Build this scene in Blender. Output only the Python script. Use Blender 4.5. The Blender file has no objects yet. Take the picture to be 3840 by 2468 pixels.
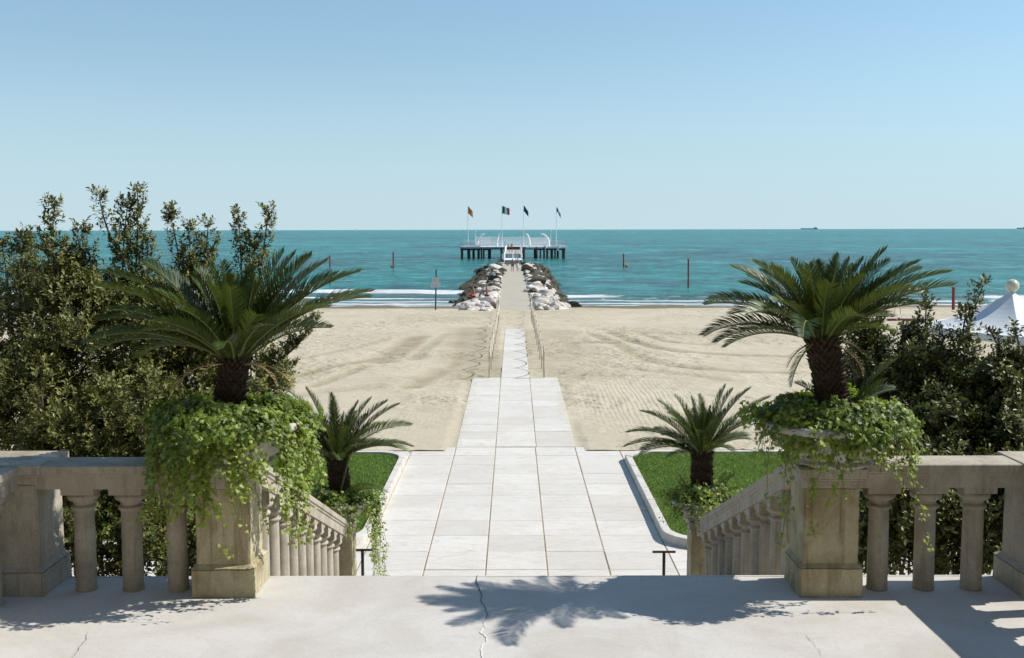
import bpy, bmesh, math, random
import numpy as np
from mathutils import Vector, Matrix, Euler, noise as mnoise
random.seed(7); RNG = np.random.default_rng(11)
R = math.radians; PI = math.pi
S = bpy.context.scene; COL = S.collection

# ------------------------------------------------------------------ camera
CAMZ = 2.9
F = 4150.0                                   # focal length in pixels of the 3840 px wide photograph
cam = bpy.data.cameras.new('camera'); camo = bpy.data.objects.new('camera', cam); COL.objects.link(camo)
cam.sensor_width = 36.0; cam.lens = 36.0*F/3840.0; cam.clip_start = 0.1; cam.clip_end = 120000
TH = math.atan(373.0/F)
CR = Matrix.Rotation(R(0.083), 3, 'Z') @ Matrix.Rotation(PI/2-TH, 3, 'X') @ Matrix.Rotation(R(-0.12), 3, 'Z')
camo.matrix_world = Matrix.Translation((-0.034, 0, CAMZ)) @ CR.to_4x4()
S.camera = camo
# ------------------------------------------------------------------ sky, sun, exposure
SUN_EL, SUN_AZ = R(46.0), R(7.0)             # azimuth from +X towards +Y
w = bpy.data.worlds.new('World'); S.world = w; w.use_nodes = True
nt = w.node_tree; bg = nt.nodes['Background']
sky = nt.nodes.new('ShaderNodeTexSky'); sky.sky_type = 'NISHITA'; sky.sun_disc = False
sky.sun_elevation = SUN_EL; sky.sun_rotation = PI/2 - SUN_AZ
sky.altitude = 0; sky.air_density = 1.3; sky.dust_density = 0.0; sky.ozone_density = 4.5
_tc0 = nt.nodes.new('ShaderNodeTexCoord'); _mp0 = nt.nodes.new('ShaderNodeMapping'); _mp0.inputs['Scale'].default_value = (1, 1, .85); _mp0.inputs['Location'].default_value = (0, 0, .088)
_vn0 = nt.nodes.new('ShaderNodeVectorMath'); _vn0.operation = 'NORMALIZE'
nt.links.new(_tc0.outputs['Generated'], _mp0.inputs[0]); nt.links.new(_mp0.outputs[0], _vn0.inputs[0]); nt.links.new(_vn0.outputs[0], sky.inputs[0])
_mx0 = nt.nodes.new('ShaderNodeMix'); _mx0.data_type = 'RGBA'; _mx0.blend_type = 'MULTIPLY'; _mx0.inputs[0].default_value = 1; _mx0.inputs[7].default_value = (1.08, 1.07, .97, 1)
nt.links.new(sky.outputs[0], _mx0.inputs[6]); _sx0 = nt.nodes.new('ShaderNodeSeparateXYZ'); nt.links.new(_tc0.outputs['Generated'], _sx0.inputs[0])
_rp0 = nt.nodes.new('ShaderNodeMapRange'); _rp0.interpolation_type = 'SMOOTHSTEP'; _rp0.inputs['From Min'].default_value = -.02; _rp0.inputs['From Max'].default_value = .17; _rp0.inputs['To Min'].default_value = .82; _rp0.inputs['To Max'].default_value = 0
nt.links.new(_sx0.outputs[2], _rp0.inputs[0])
_mh0 = nt.nodes.new('ShaderNodeMix'); _mh0.data_type = 'RGBA'; _mh0.inputs[7].default_value = (3.75, 4.85, 5.55, 1)    # low haze over the sea
nt.links.new(_rp0.outputs[0], _mh0.inputs[0]); nt.links.new(_mx0.outputs[2], _mh0.inputs[6]); nt.links.new(_mh0.outputs[2], bg.inputs[0]); bg.inputs[1].default_value = 0.13
sl = bpy.data.lights.new('sun', 'SUN'); sl.energy = 5.0; sl.angle = R(0.53); sl.color = (1.0, 0.955, 0.88)
so = bpy.data.objects.new('sun', sl); COL.objects.link(so)
sd = Vector((math.cos(SUN_EL)*math.cos(SUN_AZ), math.cos(SUN_EL)*math.sin(SUN_AZ), math.sin(SUN_EL)))
so.rotation_euler = sd.to_track_quat('Z', 'Y').to_euler(); so.location = (20, 5, 30)
S.view_settings.view_transform = 'Standard'; S.view_settings.look = 'None'
S.view_settings.exposure = 0.12; S.view_settings.gamma = 1.0; S.view_settings.use_curve_mapping = False
S.cycles.max_bounces = 7; S.cycles.transparent_max_bounces = 8; S.cycles.use_denoising = True

# ------------------------------------------------------------------ measuring
CO = camo.matrix_world.translation.copy()
def ray(sx, sy): return CR @ Vector(((sx-1920)/F, -(sy-1234)/F, -1))
def onz(sx, sy, z):
    d = ray(sx, sy); t = (z-CO.z)/d.z; return CO + d*t
def atd(sx, sy, zc): return CO + ray(sx, sy)*zc
def ony(sx, sy, y):
    d = ray(sx, sy); t = (y-CO.y)/d.y; return CO + d*t

# ------------------------------------------------------------------ material helpers
def NM(name):
    m = bpy.data.materials.new(name); m.use_nodes = True
    return m, m.node_tree, m.node_tree.nodes['Principled BSDF']
def N(nt, t, **kw):
    n = nt.nodes.new(t)
    for k, v in kw.items():
        if k in n.inputs.keys() if isinstance(k, str) else False: n.inputs[k].default_value = v
        else: setattr(n, k, v)
    return n
def coords(nt, kind='world', scale=(1, 1, 1)):
    if kind == 'world': o = nt.nodes.new('ShaderNodeNewGeometry').outputs['Position']
    else: o = nt.nodes.new('ShaderNodeTexCoord').outputs['Object']
    mp = nt.nodes.new('ShaderNodeMapping'); mp.inputs['Scale'].default_value = scale
    nt.links.new(o, mp.inputs[0]); return mp.outputs[0]
def noise(nt, vec, scale, detail=4, rough=.55, dist=0):
    n = nt.nodes.new('ShaderNodeTexNoise'); n.inputs['Scale'].default_value = scale; n.inputs['Detail'].default_value = detail
    n.inputs['Roughness'].default_value = rough; n.inputs['Distortion'].default_value = dist
    nt.links.new(vec, n.inputs['Vector']); return n.outputs['Fac']
def ramp(nt, fac, stops):
    r = nt.nodes.new('ShaderNodeValToRGB'); e = r.color_ramp.elements
    while len(e) < len(stops): e.new(.5)
    for i, (p, c) in enumerate(stops):
        e[i].position = p; e[i].color = (c, c, c, 1) if isinstance(c, (int, float)) else (*c, 1)
    nt.links.new(fac, r.inputs[0]); return r.outputs[0]
def mix(nt, fac, a, b, mode='MIX'):
    m = nt.nodes.new('ShaderNodeMix'); m.data_type = 'RGBA'; m.blend_type = mode
    for sock, v in ((m.inputs[0], fac), (m.inputs[6], a), (m.inputs[7], b)):
        if hasattr(v, 'links') or isinstance(v, bpy.types.NodeSocket): nt.links.new(v, sock)
        elif isinstance(v, (int, float)): sock.default_value = v if sock.type == 'VALUE' else (v, v, v, 1)
        else: sock.default_value = (*v, 1)
    return m.outputs[2]
def math_(nt, op, a, b=None):
    m = nt.nodes.new('ShaderNodeMath'); m.operation = op
    for i, v in enumerate((a, b)):
        if v is None: continue
        if isinstance(v, bpy.types.NodeSocket): nt.links.new(v, m.inputs[i])
        else: m.inputs[i].default_value = v
    return m.outputs[0]
def bump(nt, bs, h, strength=.3, dist=.01, prev=None):
    b = nt.nodes.new('ShaderNodeBump'); b.inputs['Strength'].default_value = strength; b.inputs['Distance'].default_value = dist
    nt.links.new(h, b.inputs['Height'])
    if prev is not None: nt.links.new(prev, b.inputs['Normal'])
    nt.links.new(b.outputs[0], bs.inputs['Normal']); return b.outputs[0]
def plain(name, c, rough=.6, var=.0, scale=20, metal=0, spec=.5, kind='object'):
    m, nt, bs = NM(name); bs.inputs['Roughness'].default_value = rough; bs.inputs['Metallic'].default_value = metal
    bs.inputs['Specular IOR Level'].default_value = spec
    if var:
        f = noise(nt, coords(nt, kind), scale, 5)
        o = ramp(nt, f, [(.3, tuple(x*(1-var) for x in c)), (.7, tuple(min(1, x*(1+var)) for x in c))])
        nt.links.new(o, bs.inputs[0])
    else: bs.inputs[0].default_value = (*c, 1)
    return m
def stone(name, c, dirt, dirt_amt=.6, grain=.15, rough=.85, streak=True, blotch=1.3, bmp=.25, speck=.6):
    m, nt, bs = NM(name); bs.inputs['Roughness'].default_value = rough; bs.inputs['Specular IOR Level'].default_value = .25
    p = coords(nt)
    base = ramp(nt, noise(nt, p, 45, 6, .7), [(.25, tuple(x*(1-grain) for x in c)), (.75, tuple(min(.95, x*(1+grain)) for x in c))])
    bl = ramp(nt, noise(nt, p, blotch, 7, .65, .6), [(.42, 0), (.72, dirt_amt)])
    o = mix(nt, bl, base, dirt)
    if streak:
        ps = coords(nt, 'world', (9, 9, .7))
        st = ramp(nt, noise(nt, ps, 2.2, 5, .65), [(.52, 0), (.75, dirt_amt*.8)])
        o = mix(nt, st, o, tuple(x*.6 for x in dirt))
    sp = ramp(nt, noise(nt, p, 160, 2, .5), [(.60, 0), (.72, speck)])
    o = mix(nt, sp, o, tuple(x*.5 for x in dirt))
    nt.links.new(o, bs.inputs[0])
    b1 = bump(nt, bs, noise(nt, p, 6, 5, .6), bmp, .02)
    bump(nt, bs, noise(nt, p, 90, 5, .7), bmp*1.4, .004, b1)
    return m
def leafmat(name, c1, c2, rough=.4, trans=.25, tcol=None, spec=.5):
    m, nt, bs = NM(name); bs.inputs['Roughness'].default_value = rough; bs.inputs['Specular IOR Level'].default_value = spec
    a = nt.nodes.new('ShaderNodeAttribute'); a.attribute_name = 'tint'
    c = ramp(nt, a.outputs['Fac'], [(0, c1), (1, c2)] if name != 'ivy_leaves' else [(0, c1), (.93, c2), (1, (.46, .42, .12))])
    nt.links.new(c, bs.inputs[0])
    if trans:
        t = nt.nodes.new('ShaderNodeBsdfTranslucent'); ms = nt.nodes.new('ShaderNodeMixShader'); ms.inputs[0].default_value = trans
        if tcol: 
            c = mix(nt, .6, c, tcol)
        nt.links.new(c, t.inputs[0]); out = nt.nodes['Material Output']
        nt.links.new(bs.outputs[0], ms.inputs[1]); nt.links.new(t.outputs[0], ms.inputs[2]); nt.links.new(ms.outputs[0], out.inputs[0])
    return m

# ------------------------------------------------------------------ object helpers
def tag(o, label=None, cat=None, group=None, kind=None):
    if label: o['label'] = label
    if cat: o['category'] = cat
    if group: o['group'] = group
    if kind: o['kind'] = kind
    return o
def empty(name, loc=(0, 0, 0), rz=0, **kw):
    o = bpy.data.objects.new(name, None); COL.objects.link(o); o.location = loc; o.rotation_euler = (0, 0, rz)
    o.empty_display_size = .1
    return tag(o, **kw)
def mesh(name, v, f, mat=None, parent=None, smooth=False, loc=(0, 0, 0), bevel=0, attrs=None, fm=None, **kw):
    me = bpy.data.meshes.new(name)
    me.from_pydata([tuple(x) for x in v] if not isinstance(v, np.ndarray) else v.tolist(), [], f if not isinstance(f, np.ndarray) else f.tolist())
    for m in (mat if isinstance(mat, (list, tuple)) else [mat] if mat else []): me.materials.append(m)
    if fm is not None: me.polygons.foreach_set('material_index', fm)
    if smooth: me.polygons.foreach_set('use_smooth', [True]*len(me.polygons))
    for k, arr in (attrs or {}).items():
        a = me.attributes.new(k, 'FLOAT', 'POINT'); a.data.foreach_set('value', np.asarray(arr, dtype=np.float32))
    me.update()
    return place(name, me, parent, loc, bevel, **kw)
def place(name, me, parent=None, loc=(0, 0, 0), bevel=0, **kw):
    o = bpy.data.objects.new(name, me); COL.objects.link(o)
    if parent: o.parent = parent
    o.location = loc
    if bevel:
        b = o.modifiers.new('bevel', 'BEVEL'); b.width = bevel; b.segments = 2; b.limit_method = 'ANGLE'; b.angle_limit = R(40)
    return tag(o, **kw)
class MB:
    def __init__(s): s.v = []; s.f = []; s.m = []
    def add(s, v, f, m=0):
        k = len(s.v); s.v += [tuple(x) for x in v]; s.f += [tuple(i+k for i in q) for q in f]; s.m += [m]*len(f); return s
    def box(s, a, b, m=0, top=None):
        x0, y0, z0 = a; x1, y1, z1 = b
        t = top or (0, 0)
        v = [(x0, y0, z0), (x1, y0, z0), (x1, y1, z0), (x0, y1, z0), (x0+t[0], y0+t[1], z1), (x1-t[0], y0+t[1], z1), (x1-t[0], y1-t[1], z1), (x0+t[0], y1-t[1], z1)]
        return s.add(v, [(3, 2, 1, 0), (4, 5, 6, 7), (0, 1, 5, 4), (1, 2, 6, 5), (2, 3, 7, 6), (3, 0, 4, 7)], m)
    def lathe(s, prof, c=(0, 0, 0), n=20, m=0, cap=True):
        v = []; f = []
        for r, z in prof:
            for i in range(n):
                a = 2*PI*i/n; v.append((c[0]+r*math.cos(a), c[1]+r*math.sin(a), c[2]+z))
        for j in range(len(prof)-1):
            for i in range(n): f.append((j*n+i, j*n+(i+1) % n, (j+1)*n+(i+1) % n, (j+1)*n+i))
        if cap: f.append(tuple(range(n-1, -1, -1))); f.append(tuple((len(prof)-1)*n+i for i in range(n)))
        return s.add(v, f, m)
    def tube(s, pts, r, n=6, m=0):
        pts = [Vector(p) for p in pts]; v = []; f = []
        rr = r if isinstance(r, (list, tuple)) else [r]*len(pts)
        for i, p in enumerate(pts):
            d = (pts[min(i+1, len(pts)-1)]-pts[max(i-1, 0)]).normalized()
            a = d.cross(Vector((0, 0, 1)))
            if a.length < .05: a = d.cross(Vector((1, 0, 0)))
            a.normalize(); b = d.cross(a)
            for k in range(n):
                t = 2*PI*k/n; v.append(p+(a*math.cos(t)+b*math.sin(t))*rr[i])
        for j in range(len(pts)-1):
            for i in range(n): f.append((j*n+i, j*n+(i+1) % n, (j+1)*n+(i+1) % n, (j+1)*n+i))
        f.append(tuple(range(n-1, -1, -1))); f.append(tuple((len(pts)-1)*n+i for i in range(n)))
        return s.add(v, f, m)
    def prism(s, prof, a, b, m=0):              # profile (u across X, z) swept from a to b (points; along Y)
        n = len(prof); v = [(a[0]+u, a[1], a[2]+z) for u, z in prof]+[(b[0]+u, b[1], b[2]+z) for u, z in prof]
        f = [(i, (i+1) % n, n+(i+1) % n, n+i) for i in range(n)]+[tuple(range(n-1, -1, -1)), tuple(range(n, 2*n))]
        return s.add(v, f, m)
    def prismx(s, prof, a, b, m=0):             # profile (v across Y, z) swept along X
        n = len(prof); v = [(a[0], a[1]+u, a[2]+z) for u, z in prof]+[(b[0], b[1]+u, b[2]+z) for u, z in prof]
        f = [(n+i, n+(i+1) % n, (i+1) % n, i) for i in range(n)]+[tuple(range(n)), tuple(range(2*n-1, n-1, -1))]
        return s.add(v, f, m)
    def build(s, name, mat, parent=None, **kw):
        return mesh(name, s.v, s.f, mat, parent, fm=s.m if isinstance(mat, (list, tuple)) else None, **kw)
def fbm(x, y, sc, oct=4, seed=0):
    out = np.zeros_like(x, dtype=float); amp = 1; tot = 0
    for o in range(oct):
        X = x*sc; Y = y*sc; xi = np.floor(X).astype(np.int64); yi = np.floor(Y).astype(np.int64); fx = X-xi; fy = Y-yi
        fx = fx*fx*(3-2*fx); fy = fy*fy*(3-2*fy)
        def h(a, b):
            n = (a*374761393+b*668265263+(seed+o)*974711) & 0x7fffffff
            n = ((n ^ (n >> 13))*1274126177) & 0x7fffffff; return ((n ^ (n >> 16)) & 0xffff)/65535.
        v = (h(xi, yi)*(1-fx)+h(xi+1, yi)*fx)*(1-fy)+(h(xi, yi+1)*(1-fx)+h(xi+1, yi+1)*fx)*fy
        out += v*amp; tot += amp; amp *= .5; sc *= 2.03
    return out/tot
def grid_mesh(name, xs, ys, zf, mat, attrf=None, **kw):
    X, Y = np.meshgrid(xs, ys); Z = zf(X, Y); nx, ny = len(xs), len(ys)
    v = np.stack([X.ravel(), Y.ravel(), Z.ravel()], 1)
    i = np.arange(nx-1)[None, :]+np.arange(ny-1)[:, None]*nx; i = i.ravel()
    f = np.stack([i, i+1, i+1+nx, i+nx], 1)
    at = {k: g.ravel() for k, g in attrf(X, Y).items()} if attrf else None
    return mesh(name, v, f, mat, smooth=True, attrs=at, **kw)

# ------------------------------------------------------------------ materials
M = {}
M['terrace'] = stone('terrace_screed', (.56, .535, .50), (.36, .31, .25), .50, .05, .8, streak=False, blotch=1.1, bmp=.10, speck=.25)
M['bal'] = stone('cast_stone', (.45, .405, .325), (.20, .16, .115), .65, .16, .9, blotch=2.4)
M['plaster'] = stone('aged_plaster', (.47, .42, .28), (.22, .16, .07), .85, .14, .9, blotch=3.0, bmp=.5)
M['urn'] = stone('urn_stone', (.52, .50, .46), (.28, .24, .18), .7, .12, .9, blotch=4)
M['kerb'] = stone('kerb_stone', (.60, .57, .52), (.34, .28, .20), .6, .1, .9, streak=False, blotch=3)
YS_ = 25.0*1.004-4.885*math.tan(TH)
def slabmat():
    m, nt, bs = NM('white_paving_stone'); bs.inputs['Roughness'].default_value = .75; bs.inputs['Specular IOR Level'].default_value = .3
    p = coords(nt); oi = nt.nodes.new('ShaderNodeObjectInfo')
    pv = coords(nt, 'world', (.8, 3.2, 1))
    vein = ramp(nt, noise(nt, pv, 2.6, 8, .78, 1.6), [(.44, 0), (.56, .25), (.66, .85)])
    tone = ramp(nt, oi.outputs['Random'], [(0, (.575, .545, .495)), (.35, (.625, .595, .545)), (1, (.665, .635, .585))])
    o = mix(nt, vein, tone, (.46, .39, .30))
    o = mix(nt, ramp(nt, noise(nt, p, .9, 7, .7), [(.45, 0), (.75, .6)]), o, (.49, .43, .345))
    o = mix(nt, ramp(nt, noise(nt, p, 5, 6, .75), [(.56, 0), (.70, .45)]), o, (.44, .38, .30))
    o = mix(nt, ramp(nt, noise(nt, p, 70, 3, .6), [(.58, 0), (.75, .35)]), o, (.42, .38, .32))
    g = nt.nodes.new('ShaderNodeNewGeometry'); sx = nt.nodes.new('ShaderNodeSeparateXYZ'); nt.links.new(g.outputs['Position'], sx.inputs[0])   # sand blown over the edges of the path
    ax = math_(nt, 'ABSOLUTE', sx.outputs[0]); e1 = nt.nodes.new('ShaderNodeMapRange'); e1.inputs['From Min'].default_value = .75; e1.inputs['From Max'].default_value = 1.42; nt.links.new(ax, e1.inputs[0])
    e2 = nt.nodes.new('ShaderNodeMapRange'); e2.inputs['From Min'].default_value = YS_-.5; e2.inputs['From Max'].default_value = YS_+.3; nt.links.new(sx.outputs[1], e2.inputs[0])
    e3 = nt.nodes.new('ShaderNodeMapRange'); e3.inputs['From Min'].default_value = 36; e3.inputs['From Max'].default_value = 56; nt.links.new(sx.outputs[1], e3.inputs[0])
    e = math_(nt, 'MAXIMUM', math_(nt, 'MULTIPLY', e1.outputs[0], e2.outputs[0]), math_(nt, 'MULTIPLY', e3.outputs[0], .75))
    nn = math_(nt, 'ADD', noise(nt, p, 4.5, 7, .75), math_(nt, 'MULTIPLY', e, .27))
    o = mix(nt, ramp(nt, nn, [(.66, 0), (.80, .8)]), o, (.50, .45, .34))
    nt.links.new(o, bs.inputs[0]); bump(nt, bs, noise(nt, p, 40, 6, .7), .25, .004); return m
M['slab'] = slabmat()
M['joint'] = plain('sandy_joint', (.34, .27, .19), .95, .25, 14, spec=.1, kind='world')
M['crackdark'] = plain('dark_crack', (.12, .105, .09), .95)  # even dark brown of the crack strips
M['crackfill'] = plain('crack_filler', (.66, .64, .61), .8, .1, 60)
def sandmat():
    m, nt, bs = NM('beach_sand'); bs.inputs['Roughness'].default_value = .95; bs.inputs['Specular IOR Level'].default_value = .15
    p = coords(nt); 
    a = nt.nodes.new('ShaderNodeAttribute'); a.attribute_name = 'damp'
    wv = nt.nodes.new('ShaderNodeAttribute'); wv.attribute_name = 'wet'
    rk = nt.nodes.new('ShaderNodeAttribute'); rk.attribute_name = 'rake'
    o = ramp(nt, noise(nt, p, .35, 7, .6), [(.3, (.455, .395, .285)), (.7, (.535, .472, .350))])
    ps = coords(nt, 'world', (.35, 1.5, 1))
    o = mix(nt, ramp(nt, noise(nt, ps, 1.3, 6, .7), [(.5, 0), (.72, .4)]), o, (.40, .345, .255))
    o = mix(nt, ramp(nt, noise(nt, p, 9, 4, .65), [(.60, 0), (.74, .45)]), o, (.34, .285, .20))
    o = mix(nt, ramp(nt, noise(nt, p, .11, 5, .6), [(.46, 0), (.66, .55)]), o, (.40, .345, .235))
    o = mix(nt, a.outputs['Fac'], o, (.29, .24, .15))
    o = mix(nt, wv.outputs['Fac'], o, (.175, .140, .080))
    nt.links.new(o, bs.inputs[0])
    r = math_(nt, 'SUBTRACT', .95, math_(nt, 'MULTIPLY', wv.outputs['Fac'], .35)); nt.links.new(r, bs.inputs['Roughness'])
    b1 = bump(nt, bs, noise(nt, coords(nt, 'world', (1, 1.6, 1)), 1.7, 7, .66), .6, .13)
    v = nt.nodes.new('ShaderNodeTexVoronoi'); v.inputs['Scale'].default_value = 3.3; v.inputs['Randomness'].default_value = 1; nt.links.new(p, v.inputs['Vector'])
    pits = ramp(nt, v.outputs['Distance'], [(0, 0), (.38, 1)])
    patch = ramp(nt, noise(nt, p, .22, 4, .5), [(.42, 0), (.58, 1)])
    h = math_(nt, 'MULTIPLY', math_(nt, 'MULTIPLY', pits, patch), ramp(nt, noise(nt, p, 1.6, 3, .5), [(.40, 0), (.60, 1)]))
    b2 = bump(nt, bs, h, .8, .07, b1)
    wt = nt.nodes.new('ShaderNodeTexWave'); wt.inputs['Scale'].default_value = 2.3; wt.inputs['Distortion'].default_value = 5; wt.inputs['Detail'].default_value = 2
    wt.bands_direction = 'X'; nt.links.new(coords(nt, 'world', (1, .2, 1)), wt.inputs['Vector'])
    b3 = bump(nt, bs, math_(nt, 'MULTIPLY', wt.outputs['Fac'], rk.outputs['Fac']), .3, .03, b2)
    return m
M['sand'] = sandmat()
def seamat():
    m, nt, bs = NM('sea_water'); bs.inputs['Roughness'].default_value = .22; bs.inputs['IOR'].default_value = 1.33
    bs.inputs['Specular IOR Level'].default_value = .09
    fo = nt.nodes.new('ShaderNodeAttribute'); fo.attribute_name = 'foam'
    sh = nt.nodes.new('ShaderNodeAttribute'); sh.attribute_name = 'shallow'
    p1 = coords(nt, 'world', (.25, 1, 1)); 
    c = ramp(nt, noise(nt, coords(nt, 'world', (.003, .010, 1)), 1, 6, .6), [(.35, (.004, .190, .180)), (.65, (.012, .265, .240))])
    for sc_, st in (((.004, .006, 1), .6), ((.025, .012, 1), .8), ((.07, .045, 1), .8), ((.20, .16, 1), .8), ((.5, .42, 1), .6)):  # dark flecks painted into the water colour in place of wave relief shading
        c = mix(nt, ramp(nt, noise(nt, coords(nt, 'world', sc_), 1, 4, .72), [(.50, 0), (.64, st)]), c, (.002, .055, .068))
    for sc_, st in (((.035, .018, 1), .45), ((.11, .07, 1), .55), ((.33, .24, 1), .5)):  # paler flecks painted in likewise for the lighter wave faces
        c = mix(nt, ramp(nt, noise(nt, coords(nt, 'world', sc_), 1.3, 4, .72), [(.55, 0), (.68, st)]), c, (.09, .47, .45))
    c = mix(nt, sh.outputs['Fac'], c, (.13, .20, .19))
    foam = ramp(nt, fo.outputs['Fac'], [(.3, 0), (.6, 1)])
    c = mix(nt, foam, c, (.82, .84, .84))
    nt.links.new(c, bs.inputs[0])
    r = math_(nt, 'ADD', .22, math_(nt, 'MULTIPLY', foam, .6)); nt.links.new(r, bs.inputs['Roughness'])
    b1 = bump(nt, bs, noise(nt, coords(nt, 'world', (.16, .6, 1)), 1, 7, .62, .4), 1, 1.6)
    bump(nt, bs, noise(nt, p1, 2.4, 5, .65, .3), 1, .28, b1)
    return m
M['sea'] = seamat()
M['lawn'] = plain('lawn_soil', (.080, .130, .025), .95, .4, 30, spec=.1, kind='world')
M['grass'] = leafmat('grass_blades', (.095, .175, .020), (.235, .330, .055), .55, .3)
M['frond'] = leafmat('cycad_leaflets', (.011, .034, .008), (.095, .135, .028), .42, .14, (.20, .26, .03), .38)
M['rachis'] = plain('leaf_stalk', (.16, .17, .05), .5)
M['dry'] = plain('dry_leaf', (.42, .30, .14), .8)
M['trunk'] = plain('cycad_trunk', (.055, .033, .018), .95, .5, 25)
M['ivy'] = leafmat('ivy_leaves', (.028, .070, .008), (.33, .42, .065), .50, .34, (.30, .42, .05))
M['ivystem'] = plain('ivy_stem', (.12, .085, .04), .9)
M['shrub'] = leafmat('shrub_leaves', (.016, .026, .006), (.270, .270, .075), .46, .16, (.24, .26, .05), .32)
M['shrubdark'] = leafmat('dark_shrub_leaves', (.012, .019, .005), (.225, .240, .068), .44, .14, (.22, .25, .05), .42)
M['bark'] = plain('bark', (.10, .075, .05), .95, .3, 20)
M['soil'] = plain('soil', (.05, .035, .022), 1, .3, 30)
M['iron'] = plain('black_iron', (.02, .017, .015), .6)
M['rope'] = plain('rope', (.55, .49, .38), .9, .2, 60)
M['post'] = plain('post_wood', (.50, .42, .30), .85, .25, 30)
M['rock'] = stone('pale_rock', (.62, .57, .52), (.30, .22, .15), .75, .2, .95, False, 1.1, .6)
M['rockdark'] = stone('algae_rock', (.055, .05, .03), (.16, .13, .08), .6, .4, .7, False, 1.5, .6)
M['walk'] = stone('jetty_concrete', (.43, .39, .315), (.33, .285, .21), .5, .1, .95, False, .6, .25)
M['white'] = plain('white_paint', (.78, .78, .76), .5, .05, 3, kind='world')
M['pile'] = plain('pile_wood', (.06, .05, .035), .9, .5, 2, kind='world')
M['plank'] = plain('grey_plank', (.40, .37, .33), .85, .2, 6, kind='world')
M['deckbeam'] = plain('weathered_beam', (.30, .31, .30), .85, .3, 3, kind='world')
M['net'] = plain('net_white', (.80, .79, .75), .8)
M['redpole'] = plain('red_pole', (.22, .035, .035), .7, .25, 3)
M['bluepole'] = plain('blue_pole', (.02, .06, .12), .6)
M['canvas'] = plain('tent_canvas', (.60, .62, .63), .75, .03, 2)
M['globe'] = plain('lamp_globe', (.55, .54, .40), .18)
M['skin'] = plain('skin', (.34, .17, .10), .6)
M['hair'] = plain('dark_hair', (.03, .02, .015), .7)
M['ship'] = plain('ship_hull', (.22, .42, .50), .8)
M['orange'] = plain('orange_cloth', (.70, .22, .04), .8)
for k, c in dict(green=(.0, .13, .05), red=(.42, .02, .03), navy=(.015, .05, .12), sky=(.10, .28, .42), black=(.02, .02, .025), teal=(.05, .28, .26), redcloth=(.50, .03, .02), wcloth=(.75, .76, .78), gtext=(.30, .31, .32), sign=(.55, .57, .58), buoy=(.65, .12, .06)).items():
    M[k] = plain(k+'_paint', c, .75)

# ------------------------------------------------------------------ levels and plan
ZG = -1.985; ZW = CAMZ-5.95; ZJ = CAMZ-5.3
def Yt(zc, H=2.9): return zc*1.004-H*math.tan(TH)     # from distance along the view axis to world Y
YE = Yt(9.31)                                            # terrace edge / top of the steps
YG0, YG1 = Yt(16.8, 4.885), Yt(23.85, 4.885)             # lawns
YS = Yt(25.0, 4.885)                                     # sand begins
YP1 = Yt(35.3, 4.7); YP2 = Yt(53.5, 4.72)
def ground_z(Y):
    return np.interp(Y, [0, YS, YP1, YP2, 62, 74, 80, 86, 96, 120], [ZG, ZG, CAMZ-4.70, CAMZ-4.74, CAMZ-5.0, CAMZ-5.3, CAMZ-5.62, ZW, ZW-.6, ZW-2])

# ------------------------------------------------------------------ sea
def wave_y(X, c, amp, seed): return c+amp*(fbm(X, X*0+3, .06, 3, seed)-.5)*2+X*.0
def sea_z(X, Y):
    fade = np.clip((Y-86)/10, 0, 1)
    z = ZW+fade*np.exp(-np.maximum(Y-86, 0)/400)*(.20*(fbm(X*.35, Y, .28, 3, 5)-.5)*2)
    left = X < -2
    yb = np.where(left, SB_L(X), SB_R(X))
    z = z+np.where(left, .26, .18)*np.exp(-((Y-yb-.5)/np.where(Y > yb+.5, 1.4, .5))**2)
    return z
def SB_L(X): return 104.5+X*.02+2.6*(fbm(X, X*0, .06, 4, 21)-.5)*2
def SB_R(X): return 98.5-X*.03+2.4*(fbm(X, X*0, .07, 4, 22)-.5)*2
def sea_attr(X, Y):
    foam = np.zeros_like(X); n = fbm(X, Y*2.0, .9, 5, 31); n2 = fbm(X, Y*2.5, .18, 4, 33)
    L = X < 0
    def band(yc, wd, amt, mask): 
        nonlocal foam
        d = np.abs(Y-yc)/wd; foam = np.maximum(foam, np.where(mask, np.clip(1.25-d, 0, 1)*amt*(.25+1.5*n)*(.45+1.1*n2), 0))
    band(SB_L(X), 1.2, 1.1, L)
    band(SB_L(X)-7.5, .75, np.clip(.35+1.3*n2, 0, 1), L); band(SB_L(X)-12.4, .9, .95, L); band(SB_L(X)-15.6, 1.1, .62+.3*n2, L)
    band(SB_R(X)-.3, .8, np.clip(n2*2.1-.45, 0, 1), ~L); band(SB_R(X)-5, .9, np.clip(n2*1.9-.3, 0, .9), ~L); band(SB_R(X)-9.3, 1.0, .8, ~L)
    band(86.3+.5*(n2-.5), .9, .85, X < 1e9)
    foam = np.maximum(foam, np.where((Y > 86) & (Y < 104), np.clip((n-.52)*3.2, 0, .5)*np.clip((104-Y)/9, 0, 1), 0))
    foam[(Y > 107)] = 0
    sh = np.clip((112-Y)/24, 0, 1)*.85
    return dict(foam=foam, shallow=sh)
ys = np.concatenate([np.arange(84, 112, .22), np.geomspace(112, 60000, 260)])
def sea_grid():
    xs = np.concatenate([[-60000, -15000, -5000, -1500, -500, -200], np.arange(-110, 111, .75), [200, 500, 1500, 5000, 15000, 60000]])
    grid_mesh('sea_water', xs, ys, sea_z, M['sea'], sea_attr, kind='structure')
sea_grid()

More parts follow.
